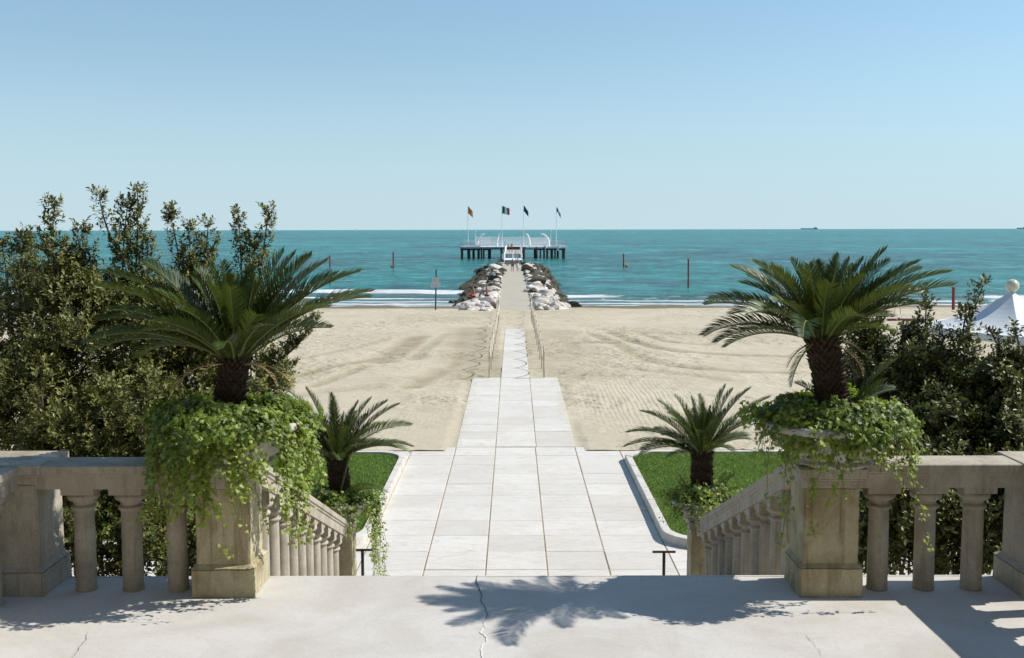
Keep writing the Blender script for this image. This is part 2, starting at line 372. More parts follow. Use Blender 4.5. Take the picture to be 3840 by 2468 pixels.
# ------------------------------------------------------------------ beach sand with wheel tracks
def P2(dx, dy):                              # photo preview pixel (2396 wide) to a point on the beach
    p = onz(dx*1.6027, dy*1.6027, CAMZ-4.75); p.z = float(ground_z(p.y)); p = onz(dx*1.6027, dy*1.6027, p.z); return (p.x, p.y)
TR = [([(1425, 775), (1480, 800), (1560, 820), (1680, 828), (1860, 835)], .30, .75), ([(1380, 780), (1425, 800), (1520, 842), (1640, 862), (1850, 872)], .30, .6),
      ([(1500, 778), (1560, 800), (1660, 808)], .25, .5), ([(1345, 802), (1418, 804)], .55, .95), ([(980, 885), (1010, 880), (1040, 862)], .5, .5),
      ([(690, 880), (760, 862), (860, 842), (905, 830)], .35, .6), ([(890, 845), (930, 820), (975, 790)], .6, .75), ([(965, 840), (1000, 812), (1050, 780)], .35, .5),
      ([(730, 905), (800, 880), (850, 858)], .28, .5), ([(960, 905), (1005, 882), (1060, 855), (1075, 830)], .35, .6), ([(700, 840), (800, 820), (900, 795)], .3, .3),
      ([(1110, 770), (1095, 800), (1120, 850), (1130, 880)], 1.3, .55), ([(1275, 775), (1300, 830), (1340, 875)], 1.5, .35), ([(1400, 770), (1600, 782), (1760, 790)], .25, .35),
      ([(1300, 840), (1450, 856), (1700, 890)], .35, .35), ([(660, 930), (760, 915), (880, 905)], .4, .35)]
def seg_d(X, Y, pts):
    d = np.full(X.shape, 1e9)
    for (x0, y0), (x1, y1) in zip(pts, pts[1:]):
        L2 = (x1-x0)**2+(y1-y0)**2+1e-9; t = np.clip(((X-x0)*(x1-x0)+(Y-y0)*(y1-y0))/L2, 0, 1)
        d = np.minimum(d, np.hypot(X-x0-t*(x1-x0), Y-y0-t*(y1-y0)))
    return d
def smoothp(pts, n=8):
    out = []
    for i in range(len(pts)-1):
        p0 = pts[max(i-1, 0)]; p1 = pts[i]; p2 = pts[i+1]; p3 = pts[min(i+2, len(pts)-1)]
        for k in range(n):
            t = k/n; out.append(tuple(.5*((2*p1[j])+(-p0[j]+p2[j])*t+(2*p0[j]-5*p1[j]+4*p2[j]-p3[j])*t*t+(-p0[j]+3*p1[j]-3*p2[j]+p3[j])*t**3) for j in range(len(p1))))
    return out+[tuple(pts[-1])]
TRW = [(smoothp([P2(*q) for q in pts], 5), wd, am) for pts, wd, am in TR]
_tc = {}
def track(X, Y):
    if 't' in _tc and _tc['t'].shape == X.shape: return _tc['t']
    t = np.zeros_like(X)
    nn = fbm(X, Y, 1.3, 4, 44)
    for pts, wd, am in TRW:
        a = np.array(pts); m = (X > a[:, 0].min()-3) & (X < a[:, 0].max()+3) & (Y > a[:, 1].min()-3) & (Y < a[:, 1].max()+3)
        if not m.any(): continue
        d = seg_d(X[m], Y[m], pts); t[m] = np.maximum(t[m], am*np.clip(1.35-d/wd, 0, 1)*(.35+1.1*nn[m]))
    _tc['t'] = np.clip(t, 0, 1); return _tc['t']
def inlet(X, Y, pad=.0):                     # the paved court and its lawns: sand stays below them
    return (Y < YS+.03)
def sand_z(X, Y):
    z = ground_z(Y)+.02+(fbm(X, Y, .25, 3, 1)-.5)*.14*np.clip((Y-YS)/5, 0, 1)+(fbm(X, Y, 1.6, 4, 2)-.5)*.055
    z = z-.11*track(X, Y)
    near = (np.abs(X) < 1.55) & (Y < YP1+.25); z = np.where(near, np.minimum(z, ground_z(Y)-.014), z)
    st = (np.abs(X) < .55) & (Y < YP2-.4); z = np.where(st, np.minimum(z, ground_z(Y)-.012), z)
    z = np.where((Y > 68), np.minimum(z, np.interp(Y, [68, 74, 80, 86], [9, CAMZ-5.3+.03, CAMZ-5.6+.05, ZW+.02])), z)
    return z
def sand_attr(X, Y):
    wl = 86+.6*(fbm(X, X*0, .08, 3, 9)-.5)
    wet = np.clip((Y-(wl-13+4*(fbm(X, Y, .3, 4, 8)-.5)))/4, 0, 1)
    rk = np.clip(1-np.abs(X-3.6)/2.2, 0, 1)*np.clip(1-np.abs(Y-30.5)/5.5, 0, 1)*1.6+np.clip(1-np.abs(X+3.0)/1.5, 0, 1)*np.clip(1-np.abs(Y-27)/3, 0, 1)*.4
    return dict(damp=np.clip(track(X, Y)*1.15, 0, 1), wet=wet, rake=np.clip(rk, 0, 1))
xs = np.concatenate([[-400, -150, -60], np.arange(-36, -9, .3), np.arange(-9, 16, .1), np.arange(16, 40, .3), [60, 150, 400]])
ys = np.concatenate([np.arange(YS-.5, 60, .13), np.arange(60, 92, .25), [96, 105, 140]])
grid_mesh('beach_sand', xs, ys, sand_z, M['sand'], sand_attr, kind='structure')

# ------------------------------------------------------------------ garden ground, paving
mesh('garden_ground', [(-60, -30, ZG-.010), (60, -30, ZG-.010), (60, YS, ZG-.010), (-60, YS, ZG-.010)], [(0, 1, 2, 3)], M['joint'], kind='structure')
path = empty('paved_path', (0, 16, ZG), kind='structure')
slab_cache = {}
def slab(x0, x1, y0, y1, gap=.012, z0=None, z1=None):
    wx, wy = round(x1-x0-gap*1.6, 3), round(y1-y0-gap*.55, 3)
    z0 = ZG if z0 is None else z0; z1 = z0 if z1 is None else z1
    key = (wx, wy, round(z1-z0, 3))
    if key not in slab_cache:
        dz = (z1-z0)/2; h = .05; c = .006
        v = []
        for (ex, zz) in ((0, -h), (0, -c), (c, 0)):
            for sx, sy in ((-1, -1), (1, -1), (1, 1), (-1, 1)): v.append((sx*(wx/2-ex), sy*(wy/2-ex), zz+dz*sy))
        f = [(8, 9, 10, 11)]
        for a in (0, 4):
            for i in range(4): f.append((a+i, a+(i+1) % 4, a+4+(i+1) % 4, a+4+i))
        me = bpy.data.meshes.new('paving_slab'); me.from_pydata(v, [], f); me.materials.append(M['slab']); slab_cache[key] = me
    o = place('paving_slab', slab_cache[key], path, ((x0+x1)/2, (y0+y1)/2-16, (z0+z1)/2-ZG+random.uniform(-.004, .004)))
    o.rotation_euler = (random.uniform(-.002, .002), random.uniform(-.002, .002), random.uniform(-.002, .002))
CW = .89; colx = [-2.225, -1.335, -.445, .445, 1.335, 2.225]; EX = .08
rows = []
y = onz(1934, 1934.6+0, ZG).y if False else None
p_ref = onz(1935, 2135.7, ZG).y              # a joint measured in the photograph
r0 = p_ref-.9*5
r = p_ref-.9*3
allrows = []
while r < YS-.02: allrows.append(r); r += .9
y_cross = YG1+.10
for i, y0 in enumerate(allrows):
    y1 = min(y0+.9, YS)
    if y1-y0 < .12: continue
    for c in range(5): slab(colx[c]-(EX if c == 0 else 0), colx[c+1]+(EX if c == 4 else 0), y0, y1, z0=ZG)
    if y0 < YG0+.5:                          # the court in front of the lawns runs wide
        y1b = y1
        if y1b-y0 > .15:
            for c in range(5):
                slab(-2.225-EX-(c+1)*1.25, -2.225-EX-c*1.25, y0, y1b); slab(2.225+EX+c*1.25, 2.225+EX+(c+1)*1.25, y0, y1b)
yc = YG1-.5; ym = YG1+.40
for c in range(12):
    x = 2.225+EX+c*1.32
    for a, b in ((yc, ym), (ym, YS)):
        slab(x, x+1.32, a, b); slab(-x-1.32, -x, a, b)
n = 12; dy = (YP1-YS)/n
for i in range(n):
    y0 = YS+i*dy
    for k, (a, b) in enumerate(((-1.36, -.457), (-.457, .457), (.457, 1.36))):
        slab(a+.01, b+.01, y0, y0+dy, z0=float(ground_z(y0)), z1=float(ground_z(y0+dy)), gap=.012)
n = 20; dy = (YP2-YP1)/n
for i in range(n):
    y0 = YP1+i*dy; slab(-.44, .46, y0, y0+dy, z0=float(ground_z(y0)), z1=float(ground_z(y0+dy)), gap=.008)

# lawns with kerbs (rounded corners towards the path)
def lawn_outline(s, inset=0.0):
    xi, xo = 2.30+inset, 11.5; r = .75-inset*.3; rf = .55; pts = []
    y0, y1 = YG0+inset, YG1-inset
    for k in range(9): a = PI/2*k/8; pts.append((xi+r*1.5-r*1.5*math.cos(a)*1.0, y0+r-r*math.sin(a)))   # near corner
    pts = [(xi+r*1.35*(1-math.cos(PI/2*k/8)), y0+r*(1-math.sin(PI/2*k/8))) for k in range(9)]
    far = [(xi+rf*(1-math.cos(PI/2*k/8)), y1-rf*(1-math.sin(PI/2*k/8))) for k in range(9)]
    poly = pts[::-1]+far                       # from near outer, round near corner, up the side, round far corner
    poly = [(xo, y0)]+poly+[(xo, y1)]
    return [(s*x, y) for x, y in poly]
for s in (-1, 1):
    side = 'left' if s < 0 else 'right'
    o1 = lawn_outline(s, 0); o2 = lawn_outline(s, .14); z0, z1 = ZG-.05, ZG+.15
    n = len(o1)
    kt = tag(empty('kerb', (s*2.3, YG0, ZG)), 'pale stone kerb round the lawn on the %s of the path' % side, 'kerb', 'stone kerbs round the lawns')
    off = Vector((s*2.3, YG0, ZG))
    segs = []; run = 0; cur = [0]
    for i in range(1, n):
        run += math.dist(o1[i-1], o1[i]); cur.append(i)
    # long straight runs are cut into stones of about 1 m
    def pt(poly, t):
        i = min(int(t), n-2); f = t-i; return (poly[i][0]*(1-f)+poly[i+1][0]*f, poly[i][1]*(1-f)+poly[i+1][1]*f)
    cuts = [0]; 
    for i in range(n-1):
        L = math.dist(o1[i], o1[i+1]); k = max(1, round(L/1.05))
        if L > .4: cuts += [i+(j+1)/k for j in range(k)]
        elif i in (4, 9): cuts.append(i+1)
        elif i == n-2: cuts.append(n-1)
    cuts = sorted(set(cuts+[n-1]))
    for a, b in zip(cuts, cuts[1:]):
        ts = [a]+[i for i in range(n) if a < i < b]+[b]
        mb = MB(); v = []; m_ = len(ts); g = .004
        for t in ts:
            p, q = pt(o1, t), pt(o2, t); v += [(p[0], p[1], z0), (p[0]+s*.01, p[1], z1), (q[0], q[1], z1), (q[0], q[1], z0)]
        f = []
        for j in range(m_-1):
            for e in range(4): f.append((j*4+e, j*4+(e+1) % 4, (j+1)*4+(e+1) % 4, (j+1)*4+e))
        f += [(0, 1, 2, 3), tuple(4*(m_-1)+e for e in (3, 2, 1, 0))]
        # pull stone ends in a little so a joint shows
        v = [Vector(x)-off for x in v]
        c = sum(v, Vector())/len(v)
        v = [x+(c-x).normalized()*g if len(ts) == 2 else x for x in v]
        mb.add(v, f).build('kerb_stone', M['kerb'], kt, bevel=.008)
    poly = lawn_outline(s, .13); mb = MB(); k = len(poly)
    lw = mesh('lawn', [(x, y, ZG+.10) for x, y in poly], [tuple(range(k)) if s > 0 else tuple(range(k-1, -1, -1))], M['lawn'], kind='structure')
    # blades
    nb = 60000; px = RNG.uniform(2.42, 7.6, nb)*s; py = RNG.uniform(YG0+.16, YG1-.16, nb)
    ok = ~((np.abs(px) < 2.42+.75) & ((py < YG0+.16+.75*(1-np.sqrt(np.clip(1-(1-(np.abs(px)-2.42)/.95)**2, 0, 1)))) | (py > YG1-.16-.45*(1-np.sqrt(np.clip(1-(1-(np.abs(px)-2.42)/.5).clip(0)**2, 0, 1))))))
    px, py = px[ok], py[ok]; nb = len(px); h = RNG.uniform(.02, .045, nb); a = RNG.uniform(0, 2*PI, nb); lx = RNG.normal(0, .014, nb); ly = RNG.normal(0, .014, nb); wd = .007
    v = np.empty((nb, 3, 3)); v[:, 0] = np.stack([px-wd*np.cos(a), py-wd*np.sin(a), np.full(nb, ZG+.10)], 1); v[:, 1] = np.stack([px+wd*np.cos(a), py+wd*np.sin(a), np.full(nb, ZG+.10)], 1)
    v[:, 2] = np.stack([px+lx, py+ly, ZG+.10+h], 1)
    t = np.clip(fbm(px, py, 1.2, 4, 61)*1.0+RNG.normal(0, .2, nb)-.05, 0, 1)
    tag(mesh('grass', v.reshape(-1, 3), np.arange(nb*3).reshape(-1, 3), M['grass'], attrs=dict(tint=np.repeat(t, 3)), kind='stuff'), 'short mown grass of the lawn on the %s of the path' % side, 'grass')

# ------------------------------------------------------------------ terrace, steps
TX0, TX1 = -4.75, 4.95
def terr_z(X, Y): return (fbm(X, Y, .8, 4, 71)-.5)*.010
grid_mesh('terrace_floor', np.linspace(TX0, TX1, 90), np.linspace(2.5, YE-.03, 80), terr_z, M['terrace'], kind='structure')
mb = MB(); mb.box((TX0, -6, -2.2), (TX1, YE-.03, -.012)); mb.box((TX0, -6, -.02), (TX1, 2.5, 0)); 
mb.build('terrace_base', M['terrace'], kind='structure')
mb = MB(); nose = [( -.03, -.07), (0, -.07), (.012, -.05), (.012, -.02), (0, -.004), (-.03, 0)]
mb.prismx([(-.032, -.08), (.0, -.08), (.014, -.05), (.012, -.012), (-.004, .002), (-.032, .003)], (TX0, YE, 0), (TX1, YE, 0)); mb.build('terrace_edge', M['terrace'], kind='structure')
hb = empty('unseen_hotel_block', (0, -6.2, ZG)); tag(hb, 'tall ochre hotel front standing behind the viewer', 'building')  # unseen block added to hold back sky light and warm the terrace shade
M['hotel'] = plain('added_hotel_render', (.36, .28, .17), .9, .1, 1, kind='world')
MB().box((-40, -12, 0), (40, 0, 19)).build('wall', M['hotel'], hb); MB().box((-40.6, -12.6, 19), (40.6, .6, 19.8)).build('cornice', M['hotel'], hb)
_wm = None
for i in range(16):
    for j in range(4):
        if _wm is None:
            o = MB().box((-.75, 0, 0), (.75, .06, 2.6)).build('window', M['iron'], hb); _wm = o.data
        else: o = place('window', _wm, hb)
        o.location = (-37.5+i*5, .0, 1.6+j*4.4)
# cracks in the screed
def crack(pts, w0, mat, name):
    v = []; f = []
    P = [onz(a, b, .0) for a, b in pts]; Q = smoothp([(p.x, p.y) for p in P], 4)
    for i, (x, y_) in enumerate(Q):
        ww = w0*(.45+.9*random.random())*min(1, .25+4*min(i, len(Q)-1-i)/len(Q)); jx = random.uniform(-.008, .008)
        z = float(terr_z(np.array([x]), np.array([y_]))[0])+.005
        v += [(x-ww+jx, y_, z), (x+ww+jx, y_, z)]
    f = [(2*i, 2*i+1, 2*i+3, 2*i+2) for i in range(len(Q)-1)]
    mesh(name, v, f, mat, kind='structure')
_m = M['terrace']; _nt = _m.node_tree; _bs = _nt.nodes['Principled BSDF']; _src = _bs.inputs[0].links[0].from_socket
_p = coords(_nt); _o = mix(_nt, ramp(_nt, noise(_nt, _p, 22, 6, .8), [(.50, 0), (.68, .35)]), _src, (.40, .36, .30)); _o = mix(_nt, ramp(_nt, noise(_nt, _p, 3.5, 8, .75, .8), [(.54, 0), (.66, .30)]), _o, (.42, .37, .30)); _nt.links.new(_o, _bs.inputs[0])
crack([(1792, 2158), (1788, 2185), (1800, 2215), (1808, 2240)], .0055, M['crackdark'], 'floor_crack')
crack([(1800, 2235), (1812, 2270), (1826, 2300), (1824, 2318)], .004, M['crackdark'], 'floor_crack')
crack([(1810, 2328), (1818, 2352), (1806, 2372), (1826, 2392), (1822, 2412), (1806, 2435), (1808, 2468), (1812, 2500)], .007, M['crackfill'], 'floor_crack')
crack([(330, 2368), (322, 2400), (290, 2440), (262, 2475)], .0016, M['crackdark'], 'floor_crack')
crack([(3020, 2380), (3040, 2405), (3062, 2430), (3078, 2470)], .0012, M['crackdark'], 'floor_crack')
# flight of steps down to the court
ST = empty('stone_steps', (0, YE, 0)); tag(ST, 'flight of pale stone steps down from the terrace to the court', 'steps')
NS = 13; run = 5.25/NS; rise = -ZG/NS
for i in range(NS-1):
    z = -(i+1)*rise; mb = MB(); mb.box((-2.12, i*run+.015, z-.155-.04), (2.24, (i+1)*run+.04, z)); mb.build('step', M['terrace'], ST, bevel=.01)

# ------------------------------------------------------------------ pillars and balustrades
def pillar(x, y, z=0, w=.437, d=None, h=1.03, label='', group='stone pillars of the terrace balustrade', capw=.53, basew=.50, baseh=.235, mat='plaster', cat='pillar'):
    d = d or w
    t = empty('stone_pillar', (x, y, z)); tag(t, label, cat, group)
    dd = d-w
    mb = MB(); mb.box((-basew/2, -(basew+dd)/2, -.01), (basew/2, (basew+dd)/2, baseh)); mb.add([(-basew/2, -(basew+dd)/2, baseh+.0015), (basew/2, -(basew+dd)/2, baseh+.0015), (basew/2, (basew+dd)/2, baseh+.0015), (-basew/2, (basew+dd)/2, baseh+.0015), (-w/2, -d/2, baseh+.03), (w/2, -d/2, baseh+.03), (w/2, d/2, baseh+.03), (-w/2, d/2, baseh+.03)], [(0, 1, 5, 4), (1, 2, 6, 5), (2, 3, 7, 6), (3, 0, 4, 7)])
    rough_box(mb.build('base', M[mat], t), .006)
    mb = MB(); mb.box((-w/2, -d/2, baseh-.002), (w/2, d/2, h-.16)); rough_box(mb.build('shaft', M[mat], t), .005)
    mb = MB(); e = (capw-w)/2
    mb.box((-w/2-e*.35, -d/2-e*.35, h-.16), (w/2+e*.35, d/2+e*.35, h-.10)); mb.box((-w/2-e*.65, -d/2-e*.65, h-.10), (w/2+e*.65, d/2+e*.65, h-.078)); mb.box((-w/2-e, -d/2-e, h-.078), (w/2+e, d/2+e, h))
    mb.build('cap', M['bal'], t, bevel=.008)
    return t
def rough_box(o, amt):
    bm = bmesh.new(); bm.from_mesh(o.data)
    bmesh.ops.bevel(bm, geom=[e for e in bm.edges if len(e.link_faces) == 2 and e.calc_face_angle(0) > .6], offset=.010, segments=2, affect='EDGES')
    bmesh.ops.triangulate(bm, faces=bm.faces[:])
    for _ in range(4):
        bmesh.ops.subdivide_edges(bm, edges=[e for e in bm.edges if e.calc_length() > .06], cuts=1)
        bmesh.ops.triangulate(bm, faces=[f for f in bm.faces if len(f.verts) > 3])
    off = Vector((o.parent.location.x*3, o.parent.location.y, 0)) if o.parent else Vector()
    for v in bm.verts: v.co += mnoise.noise_vector((v.co+off)*9)*amt+mnoise.noise_vector((v.co+off)*30)*amt*.5
    bm.to_mesh(o.data); bm.free()
def baluster_prof(h=.86, r=.079):
    k = h/.86
    return [(r*1.10, -.01), (r*1.09, .012), (r*1.04, .03), (r*1.03, .3*k), (r*1.0, .655*k), (r*.99, .662*k), (r*1.20, .668*k), (r*1.27, .682*k), (r*1.22, .697*k), (r*.97, .703*k), (r*.99, .725*k), (r*1.2, .742*k), (r*1.45, .75*k), (r*1.60, .772*k), (r*1.55, .795*k), (r*1.3, .807*k), (r*1.28, .81*k)]
bal_me = None
def baluster_mesh():
    mb = MB(); mb.lathe(baluster_prof(), n=28); b = .131; mb.box((-b, -b, .806), (b, b, .864))
    me = bpy.data.meshes.new('baluster'); me.from_pydata(mb.v, [], mb.f); me.materials.append(M['bal'])
    for p in me.polygons: p.use_smooth = len(p.vertices) == 4 and p.index < 28*16
    return me
BME = baluster_mesh()
SB = MB(); SB.lathe(baluster_prof(.80, .076), n=24); SB.box((-.115, -.115, .745), (.115, .115, .97))
SME = bpy.data.meshes.new('baluster'); SME.from_pydata(SB.v, [], SB.f); SME.materials.append(M['bal'])
for p in SME.polygons: p.use_smooth = len(p.vertices) == 4 and p.index < 24*16
RP = [(-.150, .86), (.150, .86), (.150, .955), (.163, .965), (.163, .985), (.178, .995), (.178, 1.045), (.172, 1.052), (-.172, 1.052), (-.178, 1.045), (-.178, .995), (-.163, .985), (-.163, .965), (-.150, .955)]
YB = Yt(8.975)
# pillars: two beside the steps, two at the corners
XR, XL = 2.47, -2.335
YPp = Yt(9.0)
pillar(XR, YPp, label='stone pillar right of the steps carrying the big right palm planter')
pillar(XL, YPp, w=.43, label='stone pillar left of the steps carrying the big left palm planter')
pillar(-4.06, Yt(9.07), w=.50, capw=.60, basew=.575, baseh=.20, h=1.062, mat='bal', label='grey corner pillar at the left end of the balustrade')
pillar(4.27, Yt(8.98), w=.50, capw=.60, basew=.60, baseh=.20, h=1.062, mat='bal', label='grey corner pillar at the right end of the balustrade')
def front_bal(x0, x1, bx, label):
    t = empty('balustrade', ((x0+x1)/2, YB, 0)); tag(t, label, 'balustrade', 'stone balustrades of the terrace')
    mb = MB(); c = t.location.x; mb.prismx(RP, (x0-c, 0, 0), (x1-c, 0, 0)); mb.build('rail', M['bal'], t)
    for x in bx: place('baluster', BME, t, (x-c, 0, 0))
front_bal(XL-.225-1.32, XL-.226, [-3.50, -3.12, -2.755], 'front stone balustrade left of the steps behind trailing ivy')
front_bal(XR+.226, 4.27-.256, [2.905, 3.28, 3.665], 'sunlit front stone balustrade right of the steps')
def side_bal(x, y0, y1, ys_, label):
    t = empty('balustrade', (x, (y0+y1)/2, 0)); tag(t, label, 'balustrade', 'stone balustrades of the terrace')
    mb = MB(); c = t.location.y; mb.prism(RP, (0, y0-c, 0), (0, y1-c, 0)); mb.build('rail', M['bal'], t)
    for y in ys_: place('baluster', BME, t, (0, y-c, 0))
side_bal(-4.10, 3.5, Yt(9.07)-.256, [Yt(8.60)-i*.366 for i in range(13)], 'side stone balustrade at the left edge, coming towards the viewer')
side_bal(4.17, 3.5, Yt(8.98)-.256, [Yt(8.42)-i*.366 for i in range(13)], 'side stone balustrade beyond the right edge, seen by its shadow')
# stair balustrades
XSL, XSR = -2.29, 2.42
ZN = CAMZ-3.72                                  # newel top
YN = Yt(14.3, 3.7)
YU = YPp+.226; SLOPE = 1.61/4.25
def rail_z(y): return CAMZ-2.11-.0-SLOPE*(y-Yt(9.77, 2.11))
for s, x, lab in ((-1, XSL, 'left'), (1, XSR, 'right')):
    t = empty('stair_balustrade', (x, YE, 0)); tag(t, 'sloping stone balustrade on the %s side of the steps' % lab, 'balustrade', 'sloping balustrades of the steps')
    y0, y1 = YU, YN-.20
    RS = [(u*.86, (z-1.052)*1.05) for u, z in RP]
    mb = MB(); mb.prism(RS, (0, y0-YE, rail_z(y0)), (0, y1-YE, rail_z(y1))); mb.build('rail', M['bal'], t)
    mb = MB(); mb.prism([(-.14, -.5), (.14, -.5), (.14, -.0), (-.14, 0)], (0, y0-YE, rail_z(y0)-1.0), (0, y1-YE, rail_z(y1)-1.0)); mb.build('plinth', M['bal'], t)
    for k in range(10):
        yy = Yt(9.86, 3)+k*.425
        if yy > y1-.12: break
        place('baluster', SME, t, (0, yy-YE, rail_z(yy)-1.02))
    lb = 'stone newel pillar at the foot of the steps on the %s, under a small palm' % lab
    pillar(x, YN, ZG, w=.37, h=ZN-ZG, capw=.44, basew=.44, baseh=.18, label=lb, group='newel pillars at the foot of the steps', mat='plaster')

# ------------------------------------------------------------------ planters
def urn(x, y, z, s, label, group):
    t = empty('planter_urn', (x, y, z)); tag(t, label, 'planter', group)
    pr = [(.30, 0), (.335, .02), (.34, .035), (.30, .05), (.36, .085), (.44, .14), (.50, .21), (.52, .26), (.515, .285)]
    mb = MB(); mb.lathe([(r*s, h*s) for r, h in pr], n=48); o = mb.build('bowl', M['urn'], t, smooth=True)
    for p in o.data.polygons:
        if len(p.vertices) > 4: p.use_smooth = False
    pr = [(.49, .283), (.555, .287), (.575, .305), (.57, .34), (.55, .352), (.50, .352), (.47, .34), (.47, .30)]
    mb = MB(); mb.lathe([(r*s, h*s) for r, h in pr], n=48, cap=False); mb.build('rim', M['urn'], t, smooth=True)
    mb = MB(); mb.lathe([(.47*s, .29*s), (.47*s, .325*s), (.2*s, .345*s)], n=32); mb.build('soil', M['soil'], t)
    return t
urn(XR+.05, YPp, 1.03, 1.0, 'large round stone bowl planter on the pillar right of the steps', 'large bowl planters')
urn(XL+.03, YPp, 1.03, 1.0, 'large round stone bowl planter on the pillar left of the steps', 'large bowl planters')
urn(XSR-.02, YN, ZN, .72, 'small stone bowl planter on the right newel at the foot of the steps', 'small bowl planters')
urn(XSL+.02, YN, ZN, .72, 'small stone bowl planter on the left newel at the foot of the steps', 'small bowl planters')

# ------------------------------------------------------------------ cycad palms
def frond(palm, base, tip, bend, lw=1.0, dry=False, roll=None, dens=1.0):
    base = Vector(base); d = Vector(tip)-base; hz = math.hypot(d.x, d.y); az = math.atan2(d.y, d.x)
    c = math.atan2(d.z, hz); b = bend; L = d.length/(math.sin(b/2)/(b/2)) if b > .02 else d.length
    n = 24; th = c+b/2; pts = []; u = w_ = 0
    # curvature grows towards the tip
    angs = [th-b*((i/n)**1.35) for i in range(n)]
    xz = [(0, 0)]
    for a in angs: u += math.cos(a)*L/n; w_ += math.sin(a)*L/n; xz.append((u, w_))
    # rescale so that the tip lands where it should
    tu, tw = xz[-1]; tl = math.hypot(tu, tw); rot = c-math.atan2(tw, tu); sc = d.length/tl
    xz = [((p*math.cos(rot)-q*math.sin(rot))*sc, (p*math.sin(rot)+q*math.cos(rot))*sc) for p, q in xz]
    side_sway = random.uniform(-.10, .10)*d.length
    P = [Vector((p, side_sway*(i/n)**2, q)) for i, (p, q) in enumerate(xz)]
    roll = random.uniform(-.5, .5) if roll is None else roll
    mb = MB(); mb.tube(P, [.0095*(1-.85*i/n)*lw**.5+.0012 for i in range(n+1)], 5, 0)
    tint = [.5]*len(mb.v)
    npair = int(70*d.length/1.1*dens); fl = .195*lw*min(1, d.length/1.0)**.5
    V = []; Fc = []; t0 = random.uniform(.2, .8)
    for k in range(npair):
        t = .10+.90*(k+.5)/npair; fi = t*n; i = min(int(fi), n-1); f = fi-i
        p = P[i].lerp(P[i+1], f); tg = (P[i+1]-P[i]).normalized(); sd_ = Vector((0, 1, 0)); up = sd_.cross(tg)*-1
        if up.z < 0 and abs(tg.z) < .98: up = -up
        prof = min(1, (t-.04)/.22)**.7*(1-max(0, (t-.62)/.38)**1.7*.72)
        for sgn in (-1, 1):
            l = fl*prof*random.uniform(.88, 1.08); fwd = .62+.55*t+random.uniform(-.08, .08); ve = .50+random.uniform(-.14, .14)
            sd2 = (sd_*sgn*math.cos(roll)+up*math.sin(roll)*sgn)
            up2 = (up*math.cos(roll)-sd_*math.sin(roll))
            dr = (sd2*math.cos(ve)+up2*math.sin(ve)+tg*fwd).normalized()
            wv = tg.cross(dr).cross(dr).normalized()
            wd = .0055*lw
            m1 = p+dr*l*.5+up2*.0; droop = Vector((0, 0, -1))*l*.10+tg*l*.10
            e = p+dr*l+droop
            k0 = len(mb.v)
            mb.v += [tuple(p-wv*wd*.6), tuple(p+wv*wd*.6), tuple(m1+wv*wd), tuple(m1-wv*wd), tuple(e)]
            mb.f += [(k0, k0+1, k0+2, k0+3), (k0+3, k0+2, k0+4)]; mb.m += [1, 1]
            tn = min(1, max(0, t0+random.gauss(0, .16))); tint += [tn]*5
    o = mesh('frond', mb.v, mb.f, [M['dry'] if dry else M['rachis'], M['dry'] if dry else M['frond']], palm, attrs=dict(tint=tint), fm=mb.m)
    o.location = base; o.rotation_euler = (0, 0, az)
    return o
def trunk(palm, p0, p1, r0, r1):
    p0, p1 = Vector(p0), Vector(p1); mb = MB(); n = 12
    mb.tube([p0.lerp(p1, i/n) for i in range(n+1)], [(r0+(r1-r0)*i/n)*(.86+.06*math.sin(i*2.1)) for i in range(n+1)], 18)
    L = (p1-p0).length; rowsn = int(L/.028)
    for j in range(rowsn):
        t = (j+.5)/rowsn; rr = (r0+(r1-r0)*t)*.9; c = p0.lerp(p1, t)
        k = int(2*PI*rr/.042)
        for i in range(k):
            a = 2*PI*(i+(j % 2)*.5)/k+random.uniform(-.05, .05); ou = Vector((math.cos(a), math.sin(a), 0)); tn = Vector((-math.sin(a), math.cos(a), 0))
            l = random.uniform(.03, .055)*(1.5 if t > .9 else 1); w_ = .017; b = c+ou*rr*.9
            e = b+ou*l*.8+Vector((0, 0, l*(.55+random.uniform(-.1, .4))))
            mb.add([b-tn*w_-Vector((0, 0, .012)), b+tn*w_-Vector((0, 0, .012)), b+tn*w_*.8+Vector((0, 0, .018)), b-tn*w_*.8+Vector((0, 0, .018)), e-tn*w_*.35, e+tn*w_*.35], [(0, 1, 5, 4), (1, 2, 5), (3, 0, 4), (2, 3, 4, 5)])
    mb.build('trunk', M['trunk'], palm)
def palm(base, crown, r0, r1, tips, L, nfill, label, lw=1.0, droopmin=-.1, seed=1, group='cycad palms in bowl planters'):
    random.seed(seed)
    base = Vector(base); crown = Vector(crown)
    t = empty('cycad_palm', base); tag(t, label, 'palm', group)
    c = crown-base; trunk(t, (0, 0, 0), c, r0, r1)
    for (dx, dz, dyy, b) in tips:
        bb = c+Vector((.05*math.copysign(1, dx) if abs(dx) > .15 else 0, .03*math.copysign(1, dyy), -.01))
        frond(t, bb, c+Vector((dx, dyy, dz)), b, lw)
    for i in range(nfill):
        az = i*2.399+random.uniform(-.2, .2); q = (i+.5)/nfill
        el = R(82)-(R(82)-math.asin(max(-.9, min(.9, droopmin))))*q**.9; ll = L*random.uniform(.82, 1.04)*(.75+.25*min(1, q*2.0))
        d = Vector((math.cos(az)*math.cos(el), math.sin(az)*math.cos(el), math.sin(el)))
        bo = Vector((math.cos(az), math.sin(az), 0))*r1*.45
        frond(t, c+bo+Vector((0, 0, .02-.05*q)), c+d*ll, R(18)+R(38)*q+random.uniform(-.1, .15), lw)
    return t
zR = 2.02; bR = Vector((XR+.08, YPp, 1.36)); cR = Vector((2.42, YPp, zR))
